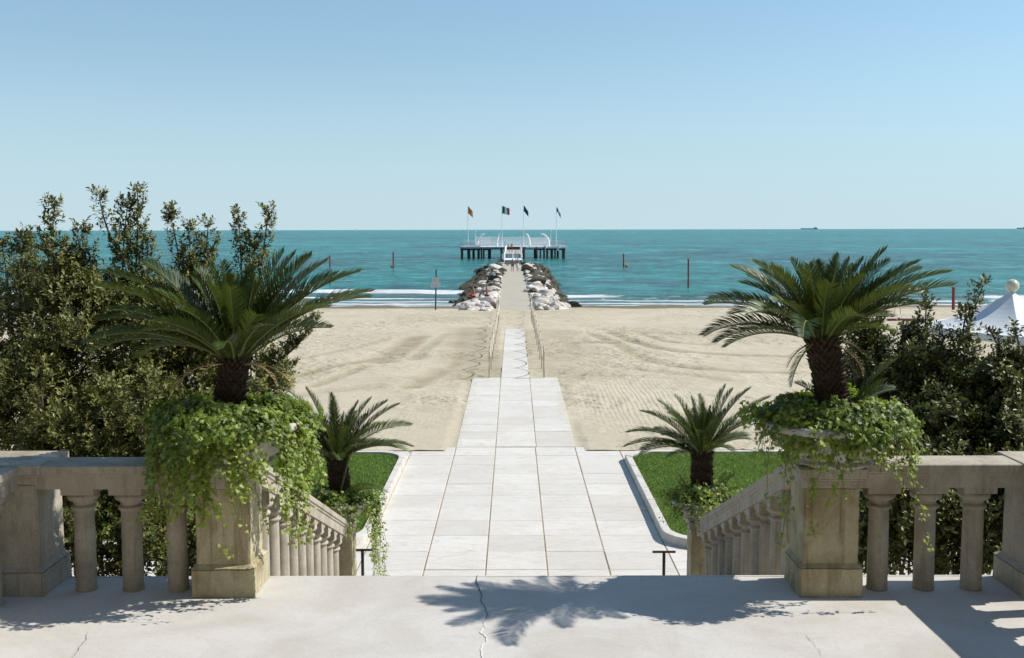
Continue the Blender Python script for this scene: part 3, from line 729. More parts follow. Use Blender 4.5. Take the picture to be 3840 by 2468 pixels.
TR_ = [(-.91, .33, -.1, .95), (-.90, .26, .25, .9), (-.94, .04, .05, .95), (-.86, .0, -.25, 1.0), (-.74, -.07, .15, 1.0), (-.70, .58, .12, .75), (-.56, .63, -.15, .65), (-.52, .50, .3, .7), (-.25, .64, -.1, .35),
       (-.06, .62, .15, .2), (.08, .68, -.15, .18), (.24, .64, .1, .3), (.33, .60, -.2, .35), (.50, .72, .0, .45), (.56, .62, .2, .5), (.72, .62, -.1, .6), (.80, .56, .15, .6), (.98, .54, .0, .7), (.95, .44, -.2, .7), (.86, .36, .2, .8), (.70, .30, -.3, .8), (.62, .16, .3, .9), (.42, .1, -.45, .9), (-.50, .12, -.95, 1.0), (-.72, .25, -.6, .9)]
pr_ = palm(bR, cR, .135, .14, TR_, .80, 26, 'tall cycad palm with thick brown trunk in the large right planter', 1.0, .25, 3)
for (bx, bz, tx, tz, ty, b) in ((.12, .14, .44, .50, -.05, .5), (.12, .1, .34, .36, -.15, .5), (.12, .08, .46, .26, .05, .8), (-.12, .05, -.50, .20, -.1, 1.1), (-.10, .02, -.64, .04, -.15, 1.3), (-.1, .14, -.30, .30, .1, .6), (-.12, .0, -.42, -.02, -.25, 1.2)):
    frond(pr_, (bx, -.05, bz), (tx, ty, tz), b, .95)
frond(pr_, cR-bR+Vector((-.1, -.1, -.02)), cR-bR+Vector((-.27, -.25, -.34)), 1.2, .7)
random.seed(55)
for pt_, cc in ((pr_, cR-bR),):
    for tx, ty, tz in ((-.30, -.2, -.20), (.26, -.22, -.26), (.34, .1, -.12)): frond(pt_, cc+Vector((tx*.25, ty*.25, -.03)), cc+Vector((tx, ty, tz)), 1.3, .55, dry=True, dens=.6)
zL = 1.87; bL = Vector((XL+.0, YPp, 1.36)); cL = Vector((-2.26, YPp, zL))
TL_ = [(-1.02, .70, .1, .8), (-.98, .60, -.2, .8), (-.78, .76, .2, .6), (-.66, .78, -.1, .5), (-1.15, .30, .1, .95), (-1.10, .16, -.25, 1.0), (-1.2, .05, .1, .95), (-.9, -.02, .3, 1.0), (-.85, .42, -.35, .8), (-.18, .77, .0, .2), (-.3, .72, .2, .3), (0, .78, -.1, .12), (.12, .74, .15, .2),
       (.26, .68, -.2, .25), (.39, .86, .1, .35), (.45, .84, .2, .4), (.65, .83, .0, .5), (.72, .78, .2, .55), (.83, .68, -.15, .6), (1.0, .70, .1, .7), (1.09, .54, .0, .7), (1.05, .48, .25, .8), (.8, .44, -.3, .8), (.6, .25, .3, .9), (-.5, .35, -.5, .8), (.35, .4, -.5, .7)]
pl_ = palm(bL, cL, .125, .13, TL_, .88, 24, 'tall cycad palm with wide crown in the large left planter', 1.05, .2, 5)
for tx, ty, tz in ((-.42, -.2, -.22), (.38, -.25, -.18), (.45, .1, -.28), (-.2, -.3, -.12)): frond(pl_, cL-bL+Vector((tx*.25, ty*.25, -.03)), cL-bL+Vector((tx, ty, tz)), 1.3, .5, dry=True, dens=.5)
YNn = YN
k = 14.3/2590
def tipsD(cx, cy, L): return [((x-cx)*k, (cy-y)*k, random.uniform(-.2, .2), b) for x, y, b in L]
random.seed(2)
cS = Vector((onz(2628, 1690, 0).x, YN, 0)); p_ = atd(2626, 1690, 14.35); 
palm((XSR-.03, YN, ZN+.24), (p_.x, YN, p_.z), .148, .14, tipsD(1640, 1052, [(1462, 1045, .9), (1470, 1008, .9), (1492, 948, .7), (1532, 925, .6), (1578, 920, .5), (1612, 925, .3), (1638, 918, .2), (1690, 894, .3), (1712, 905, .4), (1755, 905, .6), (1800, 925, .6), (1765, 975, .8), (1750, 1020, .9), (1560, 1060, 1.0), (1500, 1058, 1.0), (1720, 1052, 1.1), (1600, 1060, 1.2)]), .78, 26, 'small cycad palm on the right newel in front of the lawn', .95, .05, 8)
p_ = atd(1268, 1712, 14.35)
random.seed(4)
palm((XSL+.03, YN, ZN+.24), (p_.x, YN, p_.z), .145, .138, tipsD(790, 1065, [(667, 915, .6), (690, 905, .5), (722, 900, .4), (775, 908, .15), (800, 925, .2), (842, 932, .35), (905, 935, .6), (935, 942, .6), (962, 990, .9), (970, 1032, .9), (958, 1055, 1.1), (930, 1040, 1.0), (700, 1012, .9), (690, 980, .9), (715, 1045, 1.0), (870, 930, .5)]), .78, 26, 'small cycad palm on the left newel in front of the lawn', .95, .05, 9)
pr2 = empty('cycad_palm', (XSR-.05, YN-.1, ZN+.24)); tag(pr2, 'short cycad suckers at the foot of the small right palm', 'palm')
for tx, ty, tz, b in ((.42, .0, .36, .5), (.30, -.15, .42, .4), (-.30, 0, .34, .5), (-.22, -.2, .20, .8), (.46, -.1, .2, .8)): frond(pr2, (math.copysign(.14, tx), 0, 0), (tx, ty, tz), b, .75)
# low suckers at the foot of the left small palm
ps = empty('cycad_palm', (XSL+.02, YN-.16, ZN+.22)); tag(ps, 'young drooping cycad sucker at the foot of the small left palm', 'palm')
for tx, ty, tz, b in ((-.1, -.3, .22, 1.6), (.06, -.3, .05, 2.0), (.5, -.1, .24, 1.6), (.62, 0, .16, 1.4), (-.45, 0, .3, 1.0), (-.5, -.2, .12, 1.3), (.22, .05, .75, .3)):
    frond(ps, (0, 0, 0), (tx, ty, tz), b, .75)

# ------------------------------------------------------------------ ivy
LOBE = [(0, 0), (.42, -.12), (.60, .22), (.30, .34), (.42, .72), (.12, .66), (0, 1.05), (-.12, .66), (-.42, .72), (-.30, .34), (-.60, .22), (-.42, -.12)]
LV = np.array([(x, y-.1, -.16*abs(x)-.05*y*y) for x, y in LOBE]); 
LF = [(0, 1, 2, 3), (0, 3, 4, 5), (0, 5, 6, 7), (0, 7, 8, 9), (0, 9, 10, 11)]
def leaf_mesh(P, D, Nn, size, tint, name, parent, mat, shape='ivy', extra=None, **kw):
    """P positions, D leaf direction, Nn normal, all (n,3)."""
    P = np.asarray(P, float); D = np.asarray(D, float); Nn = np.asarray(Nn, float); n = len(P); size = np.asarray(size).reshape(-1, 1)
    D /= np.linalg.norm(D, axis=1, keepdims=True)+1e-9; X = np.cross(D, Nn); X /= np.linalg.norm(X, axis=1, keepdims=True)+1e-9; Z = np.cross(X, D)
    if shape == 'ivy': T = LV; Fs = LF
    else: T = np.array([(0, 0, 0), (.17, .42, .05), (.19, .72, .03), (0, 1, -.04), (-.19, .72, .03), (-.17, .42, .05), (0, .5, -.01)]); Fs = [(0, 1, 6, 5), (1, 2, 3, 6), (6, 3, 4, 5)]
    k = len(T)
    V = (P[:, None, :]+size[:, None, :]*(T[None, :, 0:1]*X[:, None, :]+T[None, :, 1:2]*D[:, None, :]+T[None, :, 2:3]*Z[:, None, :])).reshape(-1, 3)
    F_ = (np.arange(n)[:, None, None]*k+np.array(Fs)[None]).reshape(-1, 4)
    fm = np.zeros(len(F_), int); tn = np.repeat(tint, k)
    mats = [mat]
    if extra is not None and len(extra.v):
        off = len(V); V = np.concatenate([V, np.array(extra.v)]); ef = [tuple(i+off for i in q) for q in extra.f]
        fl = F_.tolist()+ef; fm = np.concatenate([fm, np.ones(len(ef), int)]); tn = np.concatenate([tn, np.full(len(extra.v), .3)]); mats = [mat, M['ivystem'] if shape == 'ivy' else M['bark']]
        return mesh(name, V, fl, mats, parent, attrs=dict(tint=tn), fm=fm, **kw)
    return mesh(name, V, F_, mats, parent, attrs=dict(tint=tn), **kw)
def ivy(c, rx, rz, nl, trails, size, label, group, front=1.0, seed=0, lumps=()):
    rg = np.random.default_rng(seed); random.seed(seed)
    t = empty('ivy_plant', c); tag(t, label, 'ivy', group)
    a = rg.uniform(0, 2*PI, nl); q = np.sqrt(rg.uniform(.10, 1, nl)); sk = rx*(1+.14*np.sin(3*a+seed)+.08*np.sin(7*a))
    h = rz*(1-q**2.2)*.75+rg.normal(0, rz*.16, nl)+.02+rz*1.5*(fbm(np.cos(a)*q*3+9, np.sin(a)*q*3+9, 1.5, 3, seed)-.4)
    over = q > .86; h = np.where(over, h-rg.uniform(0, rz*1.1, nl), h)
    P = np.stack([np.cos(a)*q*sk, np.sin(a)*q*sk, h], 1)
    out = np.stack([np.cos(a)*q, np.sin(a)*q, .9*(1-q)+.25], 1)+rg.normal(0, .35, (nl, 3))
    D = np.stack([np.cos(a), np.sin(a), -.55-rg.uniform(0, .5, nl)], 1)+rg.normal(0, .55, (nl, 3))
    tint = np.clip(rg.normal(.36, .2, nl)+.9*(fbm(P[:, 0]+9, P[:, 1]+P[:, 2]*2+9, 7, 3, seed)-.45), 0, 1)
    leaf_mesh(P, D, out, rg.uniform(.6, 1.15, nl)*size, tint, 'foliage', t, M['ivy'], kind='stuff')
    for (az, r0, ln, sway, dens) in trails:
        az = R(az); n = max(6, int(ln*1.32/.03)); r0 = r0*rx
        pts = []; p = Vector((math.cos(az)*r0*.75, math.sin(az)*r0*.75, rz*.15)); 
        o = Vector((math.cos(az), math.sin(az), 0)); vel = o*.8+Vector((0, 0, .15)); sw = Vector((-math.sin(az), math.cos(az), 0))*sway
        for i in range(n):
            pts.append(p.copy()); 
            vel = vel*.80+Vector((0, 0, -.22))+sw*.10+Vector((random.gauss(0, .10), random.gauss(0, .10), 0)); p = p+vel.normalized()*.03
        ex = MB(); ex.tube(pts, .0022, 3, 0)
        Pl, Dl, Nl, Sl, Tl = [], [], [], [], []
        for i, q_ in enumerate(pts[1:]):
            tpos = i/n
            for _ in range(max(0, int(dens*(.25+1.5*(.5+.5*math.sin(i*.55+az*7+sway*5)))*random.uniform(.5, 1.15)+.3))):
                jj = Vector((random.gauss(0, .018), random.gauss(0, .018), random.gauss(0, .012)))
                Pl.append(q_+jj); Dl.append(jj.normalized()+Vector((0, 0, -.9))+o*.35); Nl.append(o+Vector((random.gauss(0, .5), random.gauss(0, .5), .4)))
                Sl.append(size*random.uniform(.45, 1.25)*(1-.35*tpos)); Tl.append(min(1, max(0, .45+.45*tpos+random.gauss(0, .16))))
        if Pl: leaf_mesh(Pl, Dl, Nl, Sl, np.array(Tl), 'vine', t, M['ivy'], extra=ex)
    return t
random.seed(21)
trR = [(180+random.uniform(-30, 25), 1.0, random.uniform(.25, .55), random.uniform(-1, 1), 2) for _ in range(9)]
trR += [(205, 1.0, .62, .3, 2), (212, 1.0, .78, .2, 2), (222, .95, .86, -.1, 2), (228, .9, .75, .3, 2), (262, .95, .5, -.8, 2), (270, .9, .58, -.7, 3), (255, .95, .5, .4, 2), (300, 1.0, .55, .2, 2), (312, 1.05, .8, .3, 3), (318, 1.0, .62, .8, 2), (305, 1.0, .4, .5, 2), (335, 1.05, .42, .6, 2), (345, 1.1, .3, .5, 2)]
trR += [(random.uniform(195, 345), random.uniform(.85, 1.05), random.uniform(.18, .38), random.uniform(-1, 1), 2) for _ in range(44)]
trR += [(random.uniform(215, 300), random.uniform(.9, 1.05), random.uniform(.12, .30), random.uniform(-1, 1), 4) for _ in range(34)]
ivy((XR+.08, YPp, 1.40), .63, .13, 4200, trR, .043, 'ivy spilling over the rim of the large right planter', 'ivy plants in the planters', seed=5)
trL = [(random.uniform(190, 300), random.uniform(.85, 1.05), random.uniform(.3, .68), random.uniform(-1, 1), 4) for _ in range(58)]
trL += [(random.uniform(-40, 15), 1.0, random.uniform(.3, .85), random.uniform(-.5, .5), 4) for _ in range(24)]
trL += [(212, 1.05, .8, .2, 2), (235, 1.0, .85, .2, 2), (262, .95, .8, .3, 2), (272, .95, .72, .3, 2), (205, 1.1, 1.0, .1, 1), (222, 1.0, .7, -.3, 2), (285, .95, .62, .4, 2), (300, .9, .75, .2, 2)]
ivy((XL+.03, YPp, 1.39), .65, .12, 4700, trL, .042, 'dense bright ivy cascading from the large left planter over its pillar', 'ivy plants in the planters', seed=6)
trS = [(random.uniform(150, 390), 1.0, random.uniform(.15, .35), random.uniform(-1, 1), 2) for _ in range(22)]
ivy((XSR-.02, YN, ZN+.25), .50, .17, 2300, trS, .038, 'ivy filling the small planter on the right newel', 'ivy plants in the planters', seed=7)
trS = [(random.uniform(150, 390), 1.0, random.uniform(.15, .45), random.uniform(-1, 1), 2) for _ in range(18)]+[(random.uniform(-30, 40), 1.0, random.uniform(.5, 1.15), random.uniform(-.6, .6), 3) for _ in range(15)]
ivy((XSL+.03, YN, ZN+.25), .49, .15, 2100, trS, .038, 'ivy filling the small planter on the left newel and trailing to the lawn', 'ivy plants in the planters', seed=8)

# ------------------------------------------------------------------ shrubs
def shrub(base, blobs, shoots, label, group, mat, seed=1, leaf=.066, per=12, dens=1.0):
    """blobs: (centre, radii); shoots: (start, end, spread)"""
    rg = np.random.default_rng(seed); random.seed(seed); base = Vector(base)
    t = empty('shrub', base); tag(t, label, 'shrub', group)
    tw_b, tw_d, tw_l = [], [], []
    br = MB(); bvec = np.array(base)
    for c, rad in blobs:
        c = np.array(c); rad = np.array(rad)
        nb = int(dens*760*(rad[0]*rad[2]+rad[0]*rad[1]+rad[1]*rad[2])); nt_ = max(8, nb//46)
        td = rg.normal(size=(nt_, 3)); td /= np.linalg.norm(td, axis=1, keepdims=True); tq = rg.uniform(.4, 1.3, nt_)**.5
        tl = 1+.35*(np.array([mnoise.noise(Vector(x*1.9)+Vector((seed*3.1, 0, 0))) for x in td]))
        tp = c+td*rad*(tq*tl)[:, None]; idx = rg.integers(0, nt_, nb)
        axis = td*np.array([.8, .8, .4])+np.array([0, 0, .75])+rg.normal(0, .25, (nt_, 3)); axis /= np.linalg.norm(axis, axis=1, keepdims=True)
        along = rg.uniform(-.16, .10, nb)
        p = tp[idx]+axis[idx]*along[:, None]+rg.normal(0, .048, (nb, 3))*(1.6-along*4)[:, None]
        tw_b.append(p); tw_d.append(axis[idx]+rg.normal(0, .42, (nb, 3))); tw_l.append(rg.uniform(.07, .15, nb))
        ni = int(nb*.30); d = rg.normal(size=(ni, 3)); d /= np.linalg.norm(d, axis=1, keepdims=True); p = c+d*rad*(rg.uniform(.2, 1, ni)**.5*.8)[:, None]
        tw_b.append(p); tw_d.append(d+np.array([0, 0, .5])+rg.normal(0, .4, (ni, 3))); tw_l.append(rg.uniform(.1, .2, ni))
        for k in range(3):
            e = c+rg.normal(size=3)*rad*.45; b0 = np.array([c[0]*.75+base.x*.25, c[1], base.z]); m = b0*.4+e*.6+rg.normal(0, .08, 3)
            br.tube([Vector(b0-bvec), Vector(m-bvec), Vector(e-bvec)], [.022, .014, .005], 5)
    for s0, s1, sp in shoots:
        s0 = Vector(s0); s1 = Vector(s1); L = (s1-s0).length; n = int(L/(.0135 if sp > .15 else .019))
        side = Vector((random.gauss(0, .05), random.gauss(0, .05), 0))*L
        def cv(t_): return s0.lerp(s1, t_)+side*math.sin(t_*PI)
        br.tube([cv(i/6)-base for i in range(7)], [.014*(1-i/7)+.003 for i in range(7)], 4)
        for i in range(n):
            tt = random.random(); a = random.uniform(0, 2*PI); off = Vector((math.cos(a), math.sin(a), 0))
            w_ = sp*(1-tt)**.8+.04; st = cv(tt); d = off*(.75+.3*(1-tt))+Vector((0, 0, .75)); d.normalize()
            rr = random.random()**.7*w_
            p = st+d*rr
            tw_b.append(np.array([p])); tw_d.append(np.array([d+Vector((0, 0, .25))])); tw_l.append(np.array([random.uniform(.06, .13)]))
            if rr > .08 and random.random() < .35: br.tube([st-base, p-base], .003, 3)
    B = np.concatenate(tw_b); Dd = np.concatenate(tw_d); Ll = np.concatenate(tw_l); Dd /= np.linalg.norm(Dd, axis=1, keepdims=True)
    n = len(B); u = np.linspace(.0, 1, per)[None, :]
    P = B[:, None, :]+Dd[:, None, :]*(u*Ll[:, None])[..., None]
    a = rg.uniform(0, 2*PI, (n, per)); 
    r1 = np.cross(Dd, np.array([.3, .2, 1.])); r1 /= np.linalg.norm(r1, axis=1, keepdims=True); r2 = np.cross(Dd, r1)
    rad = r1[:, None, :]*np.cos(a)[..., None]+r2[:, None, :]*np.sin(a)[..., None]
    LD = rad*1.0+Dd[:, None, :]*(.35+.6*u)[..., None]+rg.normal(0, .25, (n, per, 3))
    LN = Dd[:, None, :]*.9-rad*.4+np.array([0, 0, .3])
    sz = leaf*rg.uniform(.6, 1.15, (n, per))*(1.0-.25*u)
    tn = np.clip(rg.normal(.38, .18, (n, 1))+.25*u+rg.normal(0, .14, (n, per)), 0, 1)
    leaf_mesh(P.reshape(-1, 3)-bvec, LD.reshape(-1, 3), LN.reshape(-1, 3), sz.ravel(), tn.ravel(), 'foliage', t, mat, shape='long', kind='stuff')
    br.build('branch', M['bark'], t)
    return t
def D3(dx, dy, zc): return tuple(atd(dx*1.6027, dy*1.6027, zc))
sg = 'tall shrubs behind the left balustrade'
G = lambda dx, zc: (lambda p: (p.x, p.y, ZG))(Vector(D3(dx, 1200, zc)))
shrub(G(60, 12.6), [(D3(60, 760, 12.6), (.75, .7, .75)), (D3(30, 950, 12.2), (.8, .75, .8))], [(D3(60, 800, 12.6), D3(60, 548, 12.5), .30), (D3(20, 780, 12.4), D3(2, 565, 12.4), .3), (D3(110, 800, 12.8), D3(150, 600, 12.7), .3)],
      'olive green leafy shrub at the far left edge behind the balustrade', sg, M['shrub'], 11)
shrub(G(170, 11.8), [(D3(170, 800, 11.8), (.65, .6, .9)), (D3(150, 960, 11.4), (.7, .55, .55))], [(D3(170, 800, 11.8), D3(128, 472, 11.7), .32), (D3(190, 780, 11.8), D3(190, 530, 11.9), .30), (D3(150, 760, 11.7), D3(110, 560, 11.7), .25)],
      'tall shrub with brown tipped shoots, second from the left edge', sg, M['shrub'], 12)
shrub(G(310, 12.2), [(D3(300, 800, 12.2), (.65, .6, .85)), (D3(310, 980, 11.6), (.7, .6, .55))], [(D3(300, 800, 12.2), D3(322, 440, 12.1), .22), (D3(290, 740, 12.1), D3(300, 470, 12.1), .16), (D3(295, 620, 12.1), D3(232, 460, 12.0), .10), (D3(340, 740, 12.2), D3(345, 560, 12.2), .22)],
      'tallest shrub with thin upright shoots against the sky', sg, M['shrub'], 13)
shrub(G(420, 12.6), [(D3(430, 830, 12.6), (.65, .6, .8)), (D3(440, 990, 12.0), (.65, .6, .55))], [(D3(400, 800, 12.6), D3(395, 490, 12.5), .22), (D3(410, 740, 12.6), D3(440, 528, 12.5), .2), (D3(450, 760, 12.6), D3(487, 528, 12.6), .20), (D3(440, 760, 12.6), D3(505, 560, 12.6), .14)],
      'shrub with two leafy plumes right of the tallest shrub', sg, M['shrub'], 14)
shrub(G(560, 13.0), [(D3(560, 880, 13.0), (.45, .5, .75)), (D3(540, 1010, 12.6), (.55, .5, .5))], [(D3(570, 820, 13.0), D3(558, 500, 12.9), .17), (D3(580, 780, 13.0), D3(628, 495, 12.9), .20), (D3(590, 760, 13.0), D3(590, 560, 12.9), .25), (D3(600, 880, 13.0), D3(735, 750, 12.9), .16), (D3(600, 900, 13.0), D3(700, 800, 12.9), .22), (D3(610, 920, 13.0), D3(690, 850, 12.9), .18)],
      'shrub behind the big left palm with a branch reaching over the sand', sg, M['shrub'], 15)
shrub(G(350, 10.9), [(D3(100, 1190, 10.9), (.55, .4, .62)), (D3(240, 1215, 10.8), (.5, .4, .62)), (D3(390, 1215, 10.7), (.5, .35, .6)), (D3(230, 1010, 10.9), (.7, .4, .45))], [(D3(330, 1040, 10.8), D3(345, 900, 10.7), .22), (D3(110, 1000, 10.8), D3(100, 850, 10.8), .25)],
      'low dark shrub just behind the left balusters', sg, M['shrub'], 16)
sg = 'shrubs behind the right balustrade'
shrub(G(2090, 12.6), [(D3(2100, 960, 12.6), (.50, .5, .75)), (D3(2080, 860, 12.6), (.45, .4, .4))], [(D3(2060, 900, 12.6), D3(2052, 745, 12.6), .18), (D3(2110, 900, 12.6), D3(2120, 770, 12.6), .2), (D3(2150, 900, 12.5), D3(2168, 685, 12.5), .09), (D3(2000, 880, 12.6), D3(1975, 790, 12.6), .12)],
      'dark leafy shrub right of the big right palm trunk', sg, M['shrubdark'], 21, dens=1.45, leaf=.082, per=9)
shrub(G(2260, 12.2), [(D3(2260, 990, 12.2), (.58, .5, .66)), (D3(2250, 1090, 11.9), (.7, .5, .45)), (D3(2180, 890, 12.5), (.38, .4, .42)), (D3(2325, 905, 12.2), (.42, .4, .42))], [(D3(2200, 880, 12.2), D3(2205, 775, 12.2), .12), (D3(2255, 860, 12.2), D3(2300, 668, 12.1), .15), (D3(2250, 860, 12.2), D3(2262, 720, 12.1), .10)],
      'dark shrub with a bright leafy shoot before the white tent', sg, M['shrubdark'], 22, dens=1.45, leaf=.082, per=9)
shrub(G(2390, 12.0), [(D3(2390, 985, 12.0), (.55, .5, .62)), (D3(2400, 1090, 11.8), (.6, .5, .45))], [(D3(2340, 880, 12.0), D3(2322, 785, 12.0), .12), (D3(2380, 860, 12.0), D3(2372, 765, 12.0), .12), (D3(2420, 860, 12.0), D3(2410, 780, 12.0), .12)],
      'dark shrub at the right edge behind the balustrade', sg, M['shrubdark'], 23, dens=1.45, leaf=.082, per=9)
shrub(G(2250, 11.0), [(D3(2060, 1210, 11.0), (.38, .35, .62)), (D3(2190, 1210, 11.2), (.48, .4, .6)), (D3(2310, 1215, 11.0), (.5, .4, .6)), (D3(2430, 1200, 11.0), (.4, .35, .6))], [],
      'low black green shrub just behind the right balusters', sg, M['shrubdark'], 24, dens=1.45, leaf=.082, per=9)

# ------------------------------------------------------------------ iron stands at the foot of the steps
for sx, lab in ((2490, 'right'), (1359, 'left')):
    p = atd(sx, 2073 if sx > 2000 else 2066, 14.9); z = p.z-ZG
    t = empty('iron_stand', (p.x, p.y, ZG)); tag(t, 'black iron T-shaped stand on the court by the %s newel' % lab, 'iron stand', 'iron T-shaped stands')
    MB().tube([(0, 0, 0), (0, 0, z)], .021, 8).build('post', M['iron'], t); MB().tube([(-.155, 0, z+.012), (.155, 0, z+.012)], .017, 8).build('crossbar', M['iron'], t)
    MB().lathe([(.09, 0), (.09, .012), (.03, .02)], n=16).build('foot', M['iron'], t)

# ------------------------------------------------------------------ rope barrier along the sand path
for s, x, lab in ((-1, -.80, 'left'), (1, .93, 'right')):
    ypost = [YP1-.05+i*2.62 for i in range(15)]; prev = None; pts = []
    for i, yy in enumerate(ypost):
        gz = float(ground_z(yy)); xx = x+s*(.0+.26*max(0, (yy-60)/14)); lean = random.uniform(-.02, .02); h = .97+random.uniform(-.03, .03)
        t = empty('rope_post', (xx, yy, gz)); o = tag(t, 'thin pale rope post in the %s row along the sand path' % lab, 'post', 'rope posts on the %s of the sand path' % lab)
        MB().tube([(0, 0, -.1), (lean, 0, h)], .021, 8).build('shaft', M['post'], t); MB().lathe([(.012, 0), (.03, .01), (.03, .035), (.01, .05)], (lean, 0, h), 8).build('knob', M['rope'], t)
        top = Vector((xx+lean, yy, gz+h-.02))
        if prev is not None:
            sag = .50+random.uniform(-.10, .08); L = [prev.lerp(top, k/12)-Vector((0, 0, sag*(1-(2*k/12-1)**2))) for k in range(13)]; pts += L if not pts else L[1:]
        prev = top
    p0 = pts[0]; L0 = [p0+Vector((0, 0, -.0)), p0+Vector((s*.03, -.07, -.12)), p0+Vector((s*.02, -.08, -.5)), p0+Vector((s*.04, -.1, -.93))]
    o = MB().tube(L0[::-1]+pts[1:], .017, 6).build('rope', M['rope']); tag(o, 'pale rope slung between the %s row of posts' % lab, 'rope', 'ropes along the sand path')

# ------------------------------------------------------------------ jetty
YJ0, YJ1 = 72.5, 169.
jt = empty('stone_jetty', (0, YJ0, ZJ)); tag(jt, 'long sandy concrete jetty running out to the sea platform', 'jetty')
hw = 1.215
mb = MB(); mb.box((-hw, 0, -2.5), (hw, YJ1-YJ0, 0.02)); mb.build('walkway', M['walk'], jt)
for s in (-1, 1):
    k = 0; y = 3.0
    while y < YJ1-YJ0-2:
        L = 3.9; mb = MB(); mb.box((min(s*hw, s*(hw+.16)), y, -.8), (max(s*hw, s*(hw+.16)), y+L, .06)); mb.build('edge_beam', M['rockdark'] if random.random() < .4 else M['walk'], jt, bevel=.01); y += L+.06
rock_me = []
for k in range(9):
    bm = bmesh.new(); bmesh.ops.create_icosphere(bm, subdivisions=3, radius=1); off = Vector((k*7.3, 1.7, 3.1))
    cuts = [(Vector((random.gauss(0, 1), random.gauss(0, 1), random.gauss(0, 1))).normalized(), random.uniform(.45, .8)) for _ in range(11)]
    for v in bm.verts:
        for n_, d_ in cuts:
            e = v.co.dot(n_)-d_
            if e > 0: v.co -= n_*e*.93
        v.co += mnoise.noise_vector(v.co*1.7+off)*.13+mnoise.noise_vector(v.co*5+off)*.045
    me = bpy.data.meshes.new('boulder'); bm.to_mesh(me); bm.free(); rock_me.append(me)
rock_w = []; rock_d = []
for me in rock_me:
    a = me; a.materials.append(M['rock']); b = me.copy(); b.materials.clear(); b.materials.append(M['rockdark']); rock_w.append(a); rock_d.append(b)
random.seed(77)
def rocks(s, lab):
    Y = 72.3; row = 0
    while Y < 168:
        wid = float(np.interp(Y, [72, 76, 82, 90, 110, 168], [1.5, 2.0, 2.5, 2.9, 3.0, 3.1] if s < 0 else [1.2, 2.2, 2.6, 2.8, 2.9, 2.9]))
        step = float(np.interp(Y, [73, 100, 168], [1.25, 2.1, 3.6])); r_ = random.uniform(-.1, .2)
        while r_ < wid:
            sz = random.uniform(.42, .92)*float(np.interp(Y, [73, 80, 110, 168], [.8, 1.0, 1.15, 1.5])); q = min(1, (r_+sz*.5)/wid)
            x = s*(hw+.15+r_+sz*.6); yy = Y+random.uniform(-.5, .5)*step
            gz = max(float(ground_z(yy)), ZW-.35); top = ZJ+.05+random.uniform(-.3, .3)
            z = top*(1-q**1.3)+(gz+.05)*q**1.3-.1 if gz < top else gz
            darkp = .95*(q > .62 or z < ZW+.28)+(.0 if Y < 108 else .35 if Y < 128 else .6)*(1-q*.3)+(.12 if s < 0 and Y > 90 else 0)
            dark = random.random() < darkp and Y > 79
            me = random.choice(rock_d if dark else rock_w)
            o = place('boulder', me, None, (x, yy, z)); o.scale = (sz*random.uniform(.75, 1.2), sz*random.uniform(.9, 1.5), sz*random.uniform(.45, .75)); o.rotation_euler = (random.uniform(-.5, .5), random.uniform(-.4, .4)+s*.3, random.uniform(0, 6.3))
            where = 'near the sand' if Y < 84 else 'in the surf' if Y < 100 else 'halfway out' if Y < 130 else 'far out by the footbridge'
            shade = 'dark algae-covered' if dark else 'pale weathered'
            tag(o, '%s boulder piled along the %s side of the jetty, %s' % (shade, lab, where), 'boulder', '%s boulders %s along the %s side of the jetty' % (shade.split()[0], where, lab))
            r_ += sz*random.uniform(1.0, 1.35)
        Y += step*random.uniform(.9, 1.1)
rocks(-1, 'left'); rocks(1, 'right')
def rubble(s, lab):
    V = []; Fc = []; Mi = []; off = 0
    bm = bmesh.new(); bmesh.ops.create_icosphere(bm, subdivisions=2, radius=1); bv = np.array([v.co[:] for v in bm.verts]); bf = [tuple(v.index for v in f.verts) for f in bm.faces]; bm.free()
    for i in range(420):
        Y = 73+95*random.random()**1.4; wid = float(np.interp(Y, [72, 76, 82, 90, 110, 168], [1.5, 2.0, 2.5, 2.9, 3.0, 3.1])); q = random.random()**.8*1.05
        sz = random.uniform(.16, .34)*float(np.interp(Y, [73, 110, 168], [1, 1.3, 1.7])); gz = max(float(ground_z(Y)), ZW-.2); z = (ZJ-.05)*(1-q**1.3)+(gz+.05)*q**1.3+random.uniform(-.05, .3)
        sc = np.array([random.uniform(.8, 1.3), random.uniform(.8, 1.4), random.uniform(.5, .9)])*sz
        o_ = Vector((i*3.3, 0, 0)); d = np.array([1+.35*mnoise.noise(Vector(x)*1.6+o_)+.15*mnoise.noise(Vector(x)*4+o_) for x in bv])
        p = bv*d[:, None]*sc; a = random.uniform(0, 6.3); c_, s_ = math.cos(a), math.sin(a)
        p = np.stack([p[:, 0]*c_-p[:, 1]*s_, p[:, 0]*s_+p[:, 1]*c_, p[:, 2]], 1)+np.array([s*(hw+.2+q*wid), Y, z])
        V.append(p); Fc += [tuple(k_+off for k_ in f) for f in bf]; off += len(bv)
        dk = 1 if (q > .7 or z < ZW+.3 or random.random() < (.25 if Y < 105 else .55)) and Y > 79 else 0
        Mi += [dk]*len(bf)
    tag(mesh('rubble', np.concatenate(V), Fc, [M['rock'], M['rockdark']], fm=Mi, kind='stuff'), 'small broken stones filling the gaps between the boulders on the %s side of the jetty' % lab, 'rubble')
rubble(-1, 'left'); rubble(1, 'right')

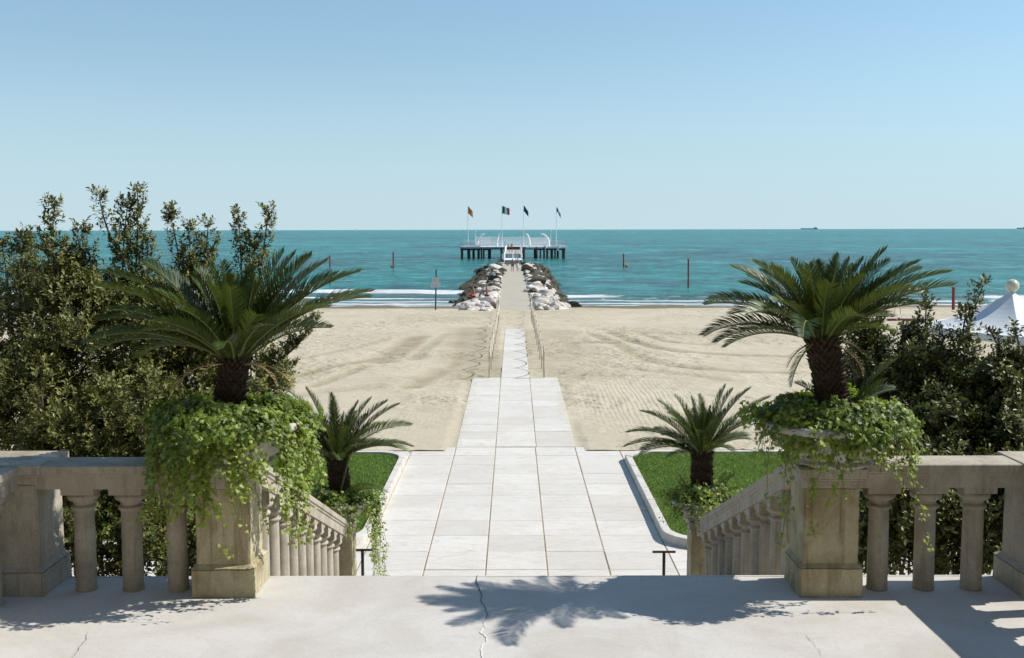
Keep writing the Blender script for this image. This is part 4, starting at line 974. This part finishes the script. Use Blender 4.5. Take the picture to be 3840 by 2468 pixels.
# ------------------------------------------------------------------ sea platform on piles
def SX(sx, y): return CO.x+(sx-1926)/F*y/1.0*1.0
ZD = CAMZ-3.48; YD0, YD1 = 228., 242.
pf = empty('sea_platform', (0, YD0, ZW)); tag(pf, 'white bathing platform on dark piles at the end of the jetty', 'pier')
def C1(cx): return 1600+cx/3.208              # zoomed crop to photograph
xl, xr = SX(C1(402), YD0), SX(C1(1668), YD0)
def pb(name, a, b, mat, **kw): return MB().box((a[0], a[1]-YD0, a[2]-ZW), (b[0], b[1]-YD0, b[2]-ZW)).build(name, mat, pf, **kw)
pb('deck', (xl, YD0, ZD-.14), (xr+.6, YD1, ZD), M['white']); pb('fascia', (xl-.02, YD0-.12, ZD-.42), (SX(C1(930), YD0), YD0-.01, ZD-.13), M['deckbeam']); pb('fascia', (SX(C1(1195), YD0), YD0-.12, ZD-.38), (xr, YD0-.01, ZD-.02), M['white'])
for a, b in ((410, 650), (655, 780), (1290, 1665)): pb('beam', (SX(C1(a), YD0), YD0+.3, ZD-.75), (SX(C1(b), YD0), YD0+.75, ZD-.43), M['pile'])
pb('beam', (xl+.4, YD0+6, ZD-.7), (xr-.4, YD0+6.4, ZD-.145), M['pile'])
for cx, dpt, w_ in ((428, 0, .2), (510, .4, .25), (567, 5.5, .2), (627, .8, .2), (664, -2.2, .17), (690, 7, .13), (751, .2, .17), (768, 6, .12), (1300, 3, .14), (1322, -.6, .17), (1368, 8, .11), (1415, -1.4, .17), (1450, 2.5, .15), (1505, 0, .2), (1545, 4, .13), (1578, 1, .17), (1648, .3, .27), (905, -3, .2), (1170, -3, .22)):
    y = YD0+.5+dpt; x = SX(C1(cx), y)
    MB().tube([(x, y-YD0, -2), (x, y-YD0, ZD-ZW-.15)], w_*1.35, 10).build('pile', M['pile'], pf)
for cx in (1422, 1580): x = SX(C1(cx), YD0-.3); pb('bracket', (x-.22, YD0-.45, ZD-.85), (x+.22, YD0-.13, ZD+.12), M['white'])
# railings: a woven lattice of thin laths
def lattice(name, x0, x1, y, z0, z1, parent, off, sx=.115, sz=.20, w_=.042, sag=False, mat='net'):
    mb = MB(); n = max(2, int((x1-x0)/sx)); 
    def top(x): 
        t = (x-x0)/(x1-x0); return z1-(.14*math.sin(t*PI)+.06*math.sin(t*9) if sag else 0)
    for i in range(n+1):
        x = x0+(x1-x0)*i/n; mb.box((x-w_/2-off[0], y-.01-off[1], z0-off[2]), (x+w_/2-off[0], y+.01-off[1], top(x)-off[2]))
    m_ = int((z1-z0)/sz)
    for j in range(m_+1):
        z = z0+(z1-z0-.16*sag)*j/m_; mb.box((x0-off[0], y-.025-off[1], z-off[2]), (x1-off[0], y-.012-off[1], z-off[2]+w_))
    return mb.build(name, M[mat], parent)
off = (0, YD0, ZW)
lattice('railing', xl, SX(C1(587), YD0), YD0+.1, ZD, ZD+1.0, pf, off, sx=.10, sz=.14); lattice('railing', SX(C1(1492), YD0), xr+.5, YD0+.1, ZD, ZD+1.0, pf, off, sx=.10, sz=.14)
lattice('railing', xl, xr+.5, YD1-.2, ZD, ZD+1.0, pf, off, .2, .3)
lattice('net_screen', SX(C1(587), YD0+8), SX(C1(770), YD0+8), YD0+8, ZD, ZD+1.95, pf, off, .085, .10)
lattice('net_screen', SX(C1(775), YD0+8), SX(C1(1225), YD0+8), YD0+8, ZD, ZD+1.9, pf, off, .15, .16)
lattice('net_screen', SX(C1(1230), YD0+8), SX(C1(1490), YD0+8), YD0+8, ZD, ZD+1.9, pf, off, .085, .10, sag=True)
for cx in (402, 450, 500, 545, 587, 1492, 1540, 1590, 1640, 1690): x = SX(C1(cx), YD0); MB().box((x-.04, .04, ZD-ZW), (x+.04, .12, ZD-ZW+1.05)).build('railing_post', M['white'], pf)
pb('bench', (SX(C1(570), YD0), YD0+.9, ZD), (SX(C1(650), YD0), YD0+1.5, ZD+.16), M['sand']); 
# footbridge and stairs
fb = empty('footbridge', (0, YJ1, ZJ)); tag(fb, 'white railed footbridge with two short flights up to the platform', 'footbridge')
def fbx(name, a, b, mat, **kw): return MB().box((a[0], a[1]-YJ1, a[2]-ZJ), (b[0], b[1]-YJ1, b[2]-ZJ)).build(name, mat, fb, **kw)
def cw(x8): return 1700+x8/5.133
Z1 = CAMZ-4.80; Z2 = CAMZ-4.12
xa, xb = SX(cw(1005), 180), SX(cw(1318), 180)
for i in range(4): 
    z = ZJ+(Z1-ZJ)*(i+.6)/4; y = 169.2+i*1.6; fbx('tread', (xa+.12, y, z-.07), (xb-.2, y+.55, z), M['plank'])
fbx('landing', (xa-.25, 176.5, Z1-.16), (xb+.15, 187, Z1), M['white'])
for i in range(5):
    z = Z1+(Z2-Z1)*(i+.6)/5.4; y = 187.1+i*.42
    for a, b in ((cw(1018), cw(1138)), (cw(1165), cw(1295))): fbx('tread', (SX(a, 188), y, z-.055), (SX(b, 188), y+.32, z), M['plank'])
xm = SX(cw(1150), 188); fbx('stringer', (xm-.09, 187, Z1), (xm+.09, 189.3, Z2-.03), M['white'])
fbx('deck', (SX(cw(1012), 190), 189.4, Z2-.15), (SX(cw(1300), 190), YD0-.5, Z2), M['plank'])
xm = SX(cw(1220), YD0); fbx('steps', (xm-1.3, YD0-.45, Z2), (xm+1.1, YD0-.14, ZD-.03), M['pile'])
for s, xe in ((-1, SX(cw(1000), 190)), (1, SX(cw(1310), 190))):
    fbx('girder', (xe-.11, 187, Z2-.62), (xe+.11, YD0-.3, Z2-.16), M['white']); 
    lt = MB()
    for (ya, yb, za, zb) in ((169.4, 176.5, ZJ, Z1), (176.5, 187, Z1, Z1), (187, 189.4, Z1, Z2), (189.4, 224, Z2, Z2)):
        lt.tube([(xe, ya-YJ1, za-ZJ+1.0), (xe, yb-YJ1, zb-ZJ+1.0)], .05, 6); lt.tube([(xe, ya-YJ1, za-ZJ+.5), (xe, yb-YJ1, zb-ZJ+.5)], .03, 6)
        nn = max(2, int((yb-ya)/1.3))
        for i in range(nn+1): t_ = i/nn; y = ya+(yb-ya)*t_-YJ1; z = za+(zb-za)*t_-ZJ; lt.tube([(xe, y, z-.1), (xe, y, z+1.02)], .04, 5)
    lt.build('handrail', M['white'], fb)
    for y in (175.5, 188, 205, 222):
        MB().tube([(xe, y-YJ1, -2.2), (xe, y-YJ1, Z2-ZJ-.16 if y > 187 else Z1-ZJ-.12)], .22, 10).build('pile', M['pile'], fb)
fbx('side_panel', (SX(cw(950), 180)-.1, 178, Z1+.05), (SX(cw(1015), 180)-.1, 178.1, Z1+.95), M['net'])
fbx('gate_post', (SX(cw(1000), 215)-.1, 214, Z2), (SX(cw(1000), 215)+.1, 214.2, Z2+1.9), M['white'])
fbx('gate_post', (SX(cw(1320), 215)-.1, 214, Z2), (SX(cw(1320), 215)+.1, 214.2, Z2+1.7), M['white'])
# curved white posts
for cx0, cx1, lab in ((612, 702, 'leftmost'), (848, 888, 'second from the left'), (1240, 1197, 'third from the left'), (1472, 1378, 'rightmost')):
    y = YD0+2.; x0, x1 = SX(C1(cx0), y), SX(C1(cx1), y); zt = 2.55; pts = []
    for i in range(13):
        a = PI/2*i/12; pts.append((x1-x0 - (x1-x0)*math.cos(a)**1.0 if i else 0, 0, zt*(.10+.90*math.sin(a)**.9) if i else 0))
    o = MB().tube(pts, [.23-.10*i/12 for i in range(13)], 8).build('curved_post', M['white'], loc=(x0, y, ZD)); tag(o, 'white curved lamp post on the platform, %s of the four' % lab, 'post', 'curved white posts on the platform')
for cx, lab in ((587, 'left'), (1492, 'right')):
    y = YD0+1.; t = empty('globe_lamp', (SX(C1(cx), y), y, ZD)); tag(t, 'globe lamp on a thin white post at the %s side of the platform' % lab, 'lamp', 'globe lamps on the platform')
    MB().tube([(0, 0, 0), (0, 0, 2.85)], .06, 6).build('post', M['white'], t)
    MB().lathe([(.02, 2.82), (.15, 2.9), (.21, 3.05), (.15, 3.2), (.02, 3.27)], n=12).build('globe', M['globe'], t, smooth=True)
def flag(px, py, w_, h, droop, cols, lab, name):
    nx, nz = 12, 10; v = []; f = []; fm = []
    for j in range(nz+1):
        for i in range(nx+1):
            u = i/nx; t = j/nz
            v.append((u*w_+.0, .12*math.sin(u*7+t*2)*u, -t*h*(1-.12*u)-droop*u**1.2+.04*math.sin(u*9)))
    for j in range(nz):
        for i in range(nx):
            a = j*(nx+1)+i; f.append((a, a+1, a+nx+2, a+nx+1)); fm.append(cols(i/nx, j/nz))
    return v, f, fm
flags = [(502, 240, .95, 1.5, 1.1, ['orange'], lambda u, t: 0, 'orange flag drooping from the leftmost flagpole on the platform', 'leftmost'),
         (910, 238, 1.5, 1.55, .55, ['green', 'wcloth', 'red'], lambda u, t: min(2, int(u*3)), 'green white and red flag on the second flagpole', 'second'),
         (1168, 232, .95, 1.2, 1.35, ['navy'], lambda u, t: 0, 'dark blue flag drooping from the third flagpole', 'third'),
         (1560, 250, .85, .9, 1.6, ['navy', 'sky', 'wcloth'], lambda u, t: 2 if abs(u-.5) < .1 else (1 if u > .45 else 0), 'blue and white flag drooping from the rightmost flagpole', 'rightmost')]
for cx, cy, w_, h, dr, cols, cf, lab, pos in flags:
    y = YD0+1.4; x = SX(C1(cx), y); H = (924.4-(700+cy/3.208))/F*y+.1
    t = empty('flagpole', (x, y, ZD)); tag(t, 'tall thin white flagpole, %s on the sea platform' % pos, 'flagpole', 'flagpoles on the sea platform')
    MB().tube([(0, 0, 0), (0, 0, H*.35), (0, 0, H)], [.085, .06, .04], 8).build('pole', M['white'], t); MB().lathe([(.01, H), (.06, H+.04), (.01, H+.1)], n=8).build('finial', M['white'], t)
    v, f, fm = flag(x, y, w_, h, dr, cf, lab, pos); o = mesh('flag', v, f, [M[c] for c in cols], None, fm=fm, loc=(x+.05, y, ZD+H-.1)); tag(o, lab, 'flag', 'flags on the sea platform')
    sm = o.modifiers.new('thickness', 'SOLIDIFY'); sm.thickness = .01

# ------------------------------------------------------------------ poles, signs, buoys
def seapole(sx, sy0, sy1, r, mat, label, z=ZW, group='red marker poles standing in the sea', cat='pole'):
    p = onz(sx, sy1, z); q = ony(sx, sy0, p.y)
    t = empty('marker_pole', (p.x, p.y, z)); tag(t, label, cat, group)
    MB().tube([(0, 0, -1), (q.x-p.x, 0, q.z-z)], r, 8).build('shaft', M[mat], t); MB().lathe([(r*1.15, -.02), (r*1.15, .05), (.01, .06)], (q.x-p.x, 0, q.z-z), 8).build('cap', M[mat], t)
    return t, p, q
t, p, q = seapole(1237, 960, 1071, .07, 'redpole', 'red marker pole with a small white sign behind the big left palm')
MB().box((-.35, -.10, q.z-ZW-1.95), (.35, -.075, q.z-ZW-1.35)).build('sign_board', M['sign'], t); MB().box((-.45, -.10, q.z-ZW-2.35), (.45, -.075, q.z-ZW-1.97)).build('sign_board', M['sign'], t)
seapole(1474.7, 948, 1004.5, .11, 'redpole', 'red marker pole far out left of the jetty with a buoy')
seapole(2338.6, 952.7, 1000, .11, 'redpole', 'red marker pole far out right of the jetty with a buoy')
seapole(2581.5, 972, 1078, .085, 'redpole', 'tall red marker pole near the shore right of the jetty')
seapole(3575.7, 1080, 1190, .10, 'redpole', 'thick red pole at the waterline beside the white tent', z=float(CAMZ-5.7), group='red poles by the tent')
seapole(3289.7, 1175, 1400, .045, 'redpole', 'thin reddish pole on the sand behind the right shrubs', z=CAMZ-4.8, group='red poles by the tent')
for sx, sy, lab in ((1470, 1002, 'left'), (2350, 1000, 'right')):
    p = onz(sx, sy, ZW); o = MB().lathe([(.02, -.1), (.2, .0), (.25, .12), (.18, .26), (.06, .32), (.05, .40), (.02, .42)], n=14).build('buoy', M['buoy'], smooth=True, loc=p); tag(o, 'small orange buoy floating beside the far %s marker pole' % lab, 'buoy', 'orange buoys')
    MB().tube([(0, 0, .40), (0, 0, .47)], .06, 8).build('ring', M['buoy'], o)
p = onz(1633, 1160, CAMZ-5.22); t = empty('beach_sign', p); tag(t, 'grey notice boards on a dark blue pole on the sand', 'sign')
q = ony(1636, 1011, p.y); H = q.z-p.z; kx = q.x-p.x
MB().tube([(0, 0, -.3), (kx, 0, H)], .05, 8).build('pole', M['bluepole'], t)
u = F/p.y
b1 = MB().box((-.19, -.085, H-51/u), (.24, -.06, H-29/u)).build('sign_board', M['sign'], t); b2 = MB().box((-.29, -.085, H-67/u), (.33, -.06, H-51.5/u)).build('sign_board', M['sign'], t)
mb = MB()
for j in range(4): mb.box((-.13, -.09, H-(33+j*4.2)/u), (.17-.04*(j % 2), -.0851, H-(32+j*4.2)/u))
mb.build('lettering', M['gtext'], t)
mb = MB()
for j in range(3): mb.box((-.22, -.09, H-(55+j*4)/u), (.24-.05*(j % 2), -.0851, H-(54+j*4)/u))
mb.build('lettering', M['gtext'], t)

# ------------------------------------------------------------------ white tents at the right
def tent(apex, w_, eave, label, globe=True, rot=0., rise=1.0, group='white pagoda tents on the beach'):
    ax, ay, az = apex; gz = float(ground_z(ay)); t = empty('pagoda_tent', (ax, ay, gz), rot); tag(t, label, 'tent', group)
    n = 12; v = []; f = []; zt = az-gz; ze = eave-gz; hw_ = w_/2
    cor = [(-1, -1), (1, -1), (1, 1), (-1, 1)]; nseg = 8
    ring = []
    for j in range(n+1):
        t_ = j/n; r = .05+(hw_-.05)*t_; z = ze+(zt-ze)*((1-t_)**1.9)
        for s in range(4):
            (x0, y0), (x1, y1) = cor[s], cor[(s+1) % 4]
            for m_ in range(nseg):
                q = m_/nseg; dip = .10*math.sin(q*PI)*t_*(1-t_)*2; v.append(((x0+(x1-x0)*q)*r, (y0+(y1-y0)*q)*r, z-dip))
    R_ = 4*nseg
    for j in range(n):
        for i in range(R_): f.append((j*R_+i, j*R_+(i+1) % R_, (j+1)*R_+(i+1) % R_, (j+1)*R_+i))
    o = mesh('roof', v, f, M['canvas'], t, smooth=False); s_ = o.modifiers.new('t', 'SOLIDIFY'); s_.thickness = .012
    mb = MB(); 
    for s in range(4):
        (x0, y0), (x1, y1) = cor[s], cor[(s+1) % 4]; mb.add([(x0*hw_, y0*hw_, ze), (x1*hw_, y1*hw_, ze), (x1*hw_, y1*hw_, ze-.22), (x0*hw_, y0*hw_, ze-.22)], [(0, 1, 2, 3)])
    o = mb.build('valance', M['canvas'], t); s_ = o.modifiers.new('t', 'SOLIDIFY'); s_.thickness = .012
    for x0, y0 in cor: MB().box((x0*hw_*.97-.04, y0*hw_*.97-.04, -.3), (x0*hw_*.97+.04, y0*hw_*.97+.04, ze-.02)).build('pole', M['redpole'], t)
    if globe:
        MB().lathe([(.10, zt-.10), (.085, zt+.02), (.05, zt+.04)], n=16).build('collar', M['canvas'], t)
        MB().lathe([(.02, zt+.03)]+[(.205*math.sin(PI*i/14), zt+.235-.205*math.cos(PI*i/14)) for i in range(1, 14)]+[(.01, zt+.44)], n=24).build('globe', M['globe'], t, smooth=True)
    return t
a = atd(3795, 1100, 34.5); tent((a.x, a.y, a.z), 4.6, CAMZ-3.1, 'white pagoda tent topped by a globe at the right edge', rot=R(27))
a = atd(3755, 1118, 38.5); tent((a.x, a.y, a.z), 3.9, CAMZ-3.25, 'lower white tent whose corner points left behind the shrubs', False, rot=R(48))
a = onz(3328, 1214, CAMZ-5.0); b = onz(3500, 1224, CAMZ-5.0)
o = MB().box((0, 0, .02), ((b-a).length, .10, .16)).build('beach_rail', M['redpole'], loc=(a.x, a.y, a.z+.1)); tag(o, 'low red and white rail lying on the sand left of the tents', 'rail')
MB().box((0, -.01, .16), ((b-a).length, .11, .20)).build('top_strip', M['white'], o)
a = onz(3365, 1190, CAMZ-5.3)
t = empty('swing_frame', a); tag(t, 'thin orange ropes of a swing frame on the far sand at the right', 'swing frame')
for dx in (-.35, .35): MB().tube([(dx*.6, 0, 0), (dx*.25, 0, 1.15)], .018, 5).build('rope', M['buoy'], t)
MB().tube([(-.12, 0, 1.15), (.12, 0, 1.15)], .02, 5).build('crossbar', M['buoy'], t)

# ------------------------------------------------------------------ ships at the horizon
def ship(sx, L_px, h_px, label, name='cargo_ship', mirror=1):
    y = 16000.; x = CO.x+(sx-1926)/F*y; k = y/F
    t = empty(name, (x, y, ZW-2)); tag(t, label, 'ship')
    L = L_px*k
    mb = MB(); mb.add([(-L/2, -8, 0), (L/2, -8, 0), (L/2, 8, 0), (-L/2, 8, 0), (-L/2-6, -10, 5*k*.9), (L/2, -10, 5*k*.9), (L/2, 10, 5*k*.9), (-L/2-6, 10, 5*k*.9)], [(3, 2, 1, 0), (4, 5, 6, 7), (0, 1, 5, 4), (1, 2, 6, 5), (2, 3, 7, 6), (3, 0, 4, 7)]); mb.build('hull', M['ship'], t)
    MB().box((L/2-.22*L, -8, 4.5*k), (L/2-.06*L, 8, 8*k)).build('bridge', M['ship'], t); MB().tube([(L/2-.15*L, 0, 8*k), (L/2-.15*L, 0, 10.5*k)], .5*k, 6).build('funnel', M['ship'], t)
    MB().tube([(-L*.35, 0, 4.5*k), (-L*.35, 0, 6.5*k)], .4*k, 6).build('mast', M['ship'], t)
ship(3031, 62, 8, 'hazy blue cargo ship on the horizon at the right')
ship(3822, 30, 8, 'faint ship on the horizon at the right edge')
y = 6000.; k6 = y/F; t = empty('sailboat', (CO.x+(1335-1926)/F*y, y, ZW-.5)); tag(t, 'tiny white sailboat on the horizon left of the platform', 'sailboat')
MB().box((-2.5*k6, -2, 0), (2.5*k6, 2, 1.6*k6)).build('hull', M['wcloth'], t); MB().add([(-.6*k6, 0, 1.6*k6), (2.*k6, 0, 1.6*k6), (.2*k6, 0, 11*k6), (-.6*k6, 1, 1.6*k6), (2.*k6, 1, 1.6*k6), (.2*k6, 1, 11*k6)], [(0, 1, 2), (5, 4, 3), (0, 2, 5, 3), (2, 1, 4, 5)]).build('sail', M['wcloth'], t)

# ------------------------------------------------------------------ people
def skinned(name, J, E, mat, parent, sub=1):
    me = bpy.data.meshes.new(name); me.from_pydata([j[0] for j in J], E, []); me.materials.append(mat)
    o = bpy.data.objects.new(name, me); COL.objects.link(o); o.parent = parent
    m = o.modifiers.new('skin', 'SKIN'); m.use_smooth_shade = True
    for i, j in enumerate(J):
        sv = me.skin_vertices[0].data[i]; r = j[1]; sv.radius = r if isinstance(r, tuple) else (r, r); sv.use_root = (i == 0)
    s = o.modifiers.new('sub', 'SUBSURF'); s.levels = sub; s.render_levels = sub
    return o
def person(loc, rz, pose, top, bottom, label, hair='hair', h=1.72, group=None, cap=None):
    t = empty('person', loc, rz); tag(t, label, 'person', group); k = h/1.75; t.scale = (k, k, k)
    if pose == 'sit':
        hip = .18; kn = [(-.14, -.45, .42), (.13, -.42, .36)]; ft = [(-.15, -.62, .02), (.14, -.70, .03)]; py = 0; lean = .05
        sh = .68; el = [(-.24, .02, .46), (.24, -.05, .48)]; hd = [(-.20, -.22, .38), (.16, -.28, .42)]; heady = -.03
    else:
        hip = .93; st = .16 if pose == 'walk' else .02; kn = [(-.10, -st*.8-.02, .50), (.10, st*.3-.02, .50)]; ft = [(-.10, -st-.0, .09), (.10, st+.06, .11)]; py = 0
        sh = 1.43; el = [(-.25, st*.5+.03, 1.16), (.25, -st*.5+.03, 1.16)]; hd = [(-.26, st*.7-.05, .90), (.26, -st*.7-.10, .90)]; heady = 0
    J = [((0, 0, hip), (.145, .105)), ((0, .01, hip+.18), (.12, .085)), ((0, .0, sh-.12), (.155, .10)), ((0, 0, sh+.03), (.07, .065)), ((0, heady, sh+.10), (.055, .055)),
         ((0, heady-.01, sh+.20), (.078, .092)), ((0, heady-.005, sh+.29), (.062, .072))]
    E = [(0, 1), (1, 2), (2, 3), (3, 4), (4, 5), (5, 6)]
    for i, s in enumerate((-1, 1)):
        b = len(J); J += [((s*.17, 0, sh-.02), .055), (el[i], .042), (hd[i], .030), ((hd[i][0], hd[i][1]-.03, hd[i][2]-.09), (.034, .018))]; E += [(2, b), (b, b+1), (b+1, b+2), (b+2, b+3)]
        b = len(J); f = ft[i]; J += [((s*.09, 0, hip-.06), .088), (kn[i], .056), (f, .038), ((f[0], f[1]-.13, f[2]-.06), (.04, .028))]; E += [(0, b), (b, b+1), (b+1, b+2), (b+2, b+3)]
    skinned('body', J, E, M['skin'], t)
    JJ = [((0, .012+heady, sh+.24), (.086, .098)), ((0, .02+heady, sh+.31), (.07, .08))]; skinned('cap' if cap else 'hair', JJ, [(0, 1)], M[cap or hair], t)
    if bottom:
        J = [((0, 0, hip+.02), (.155, .118))]; E = []
        for i, s in enumerate((-1, 1)):
            a = Vector((s*.09, 0, hip-.06)); b_ = a.lerp(Vector(kn[i]), .55); b = len(J); J += [(tuple(a), .103), (tuple(b_), .088)]; E += [(0, b), (b, b+1)]
        skinned('shorts', J, E, M[bottom], t)
    if top:
        J = [((0, .0, hip+.10), (.150, .112)), ((0, 0, sh-.12), (.172, .118)), ((0, 0, sh+.01), (.09, .075))]; E = [(0, 1), (1, 2)]
        for i, s in enumerate((-1, 1)):
            a = Vector((s*.17, 0, sh-.03)); b_ = a.lerp(Vector(el[i]), .6); b = len(J); J += [(tuple(a), .072), (tuple(b_), .062)]; E += [(1, b), (b, b+1)]
        skinned('shirt', J, E, M[top], t)
    return t
p = onz(1700+1140/5.133, 1019, ZJ+.02); person(p, R(0), 'walk', None, 'black', 'woman in a dark bikini walking landwards along the jetty', h=1.68)
t = empty('x', p); bpy.data.objects.remove(t)
p = onz(1700+1237/5.133, 1018.5, ZJ+.02); w2 = person(p, R(8), 'walk', None, 'wcloth', 'woman with a white beach wrap walking landwards on the jetty', h=1.68)
MB().lathe([(.20, .52), (.19, .75), (.165, 1.0), (.14, 1.08)], n=14, cap=False).build('wrap', M['wcloth'], w2)
p = ony(1700+1068/5.133, 947.5, 199); person((p.x, 199, Z2), R(180), 'stand', 'wcloth', 'black', 'person with white cap and pale shirt standing on the footbridge', cap='wcloth', h=1.72)
p = ony(1700+1125/5.133, 947.5, 199); person((p.x, 199.2, Z2), R(0), 'stand', None, 'black', 'bare-chested man in dark shorts standing on the footbridge', h=1.76)
p = ony(1700+375/5.133, 880+1190/5.133, 84); person((p.x+.05, 83.6, p.z-.1), R(-60), 'sit', None, 'redcloth', 'tanned bather in red shorts sitting on the left rocks', h=1.75)
p = ony(1700+640/5.133, 880+1170/5.133, 84); person((p.x+.05, 83.2, p.z-.1), R(-75), 'sit', None, 'black', 'tanned bather in dark shorts sitting on the left rocks by the jetty', h=1.75)
p = onz(1155, 1120, ZW-.1); person((p.x, p.y, ZW-.3), R(190), 'stand', 'wcloth', 'black', 'person in a white shirt wading behind the left palm fronds', cap='wcloth', h=1.75)
p = onz(1115, 1122, ZW-.1); person((p.x, p.y, ZW-.2), R(170), 'walk', 'teal', 'teal', 'person in teal clothes wading behind the left palm fronds', h=1.55)
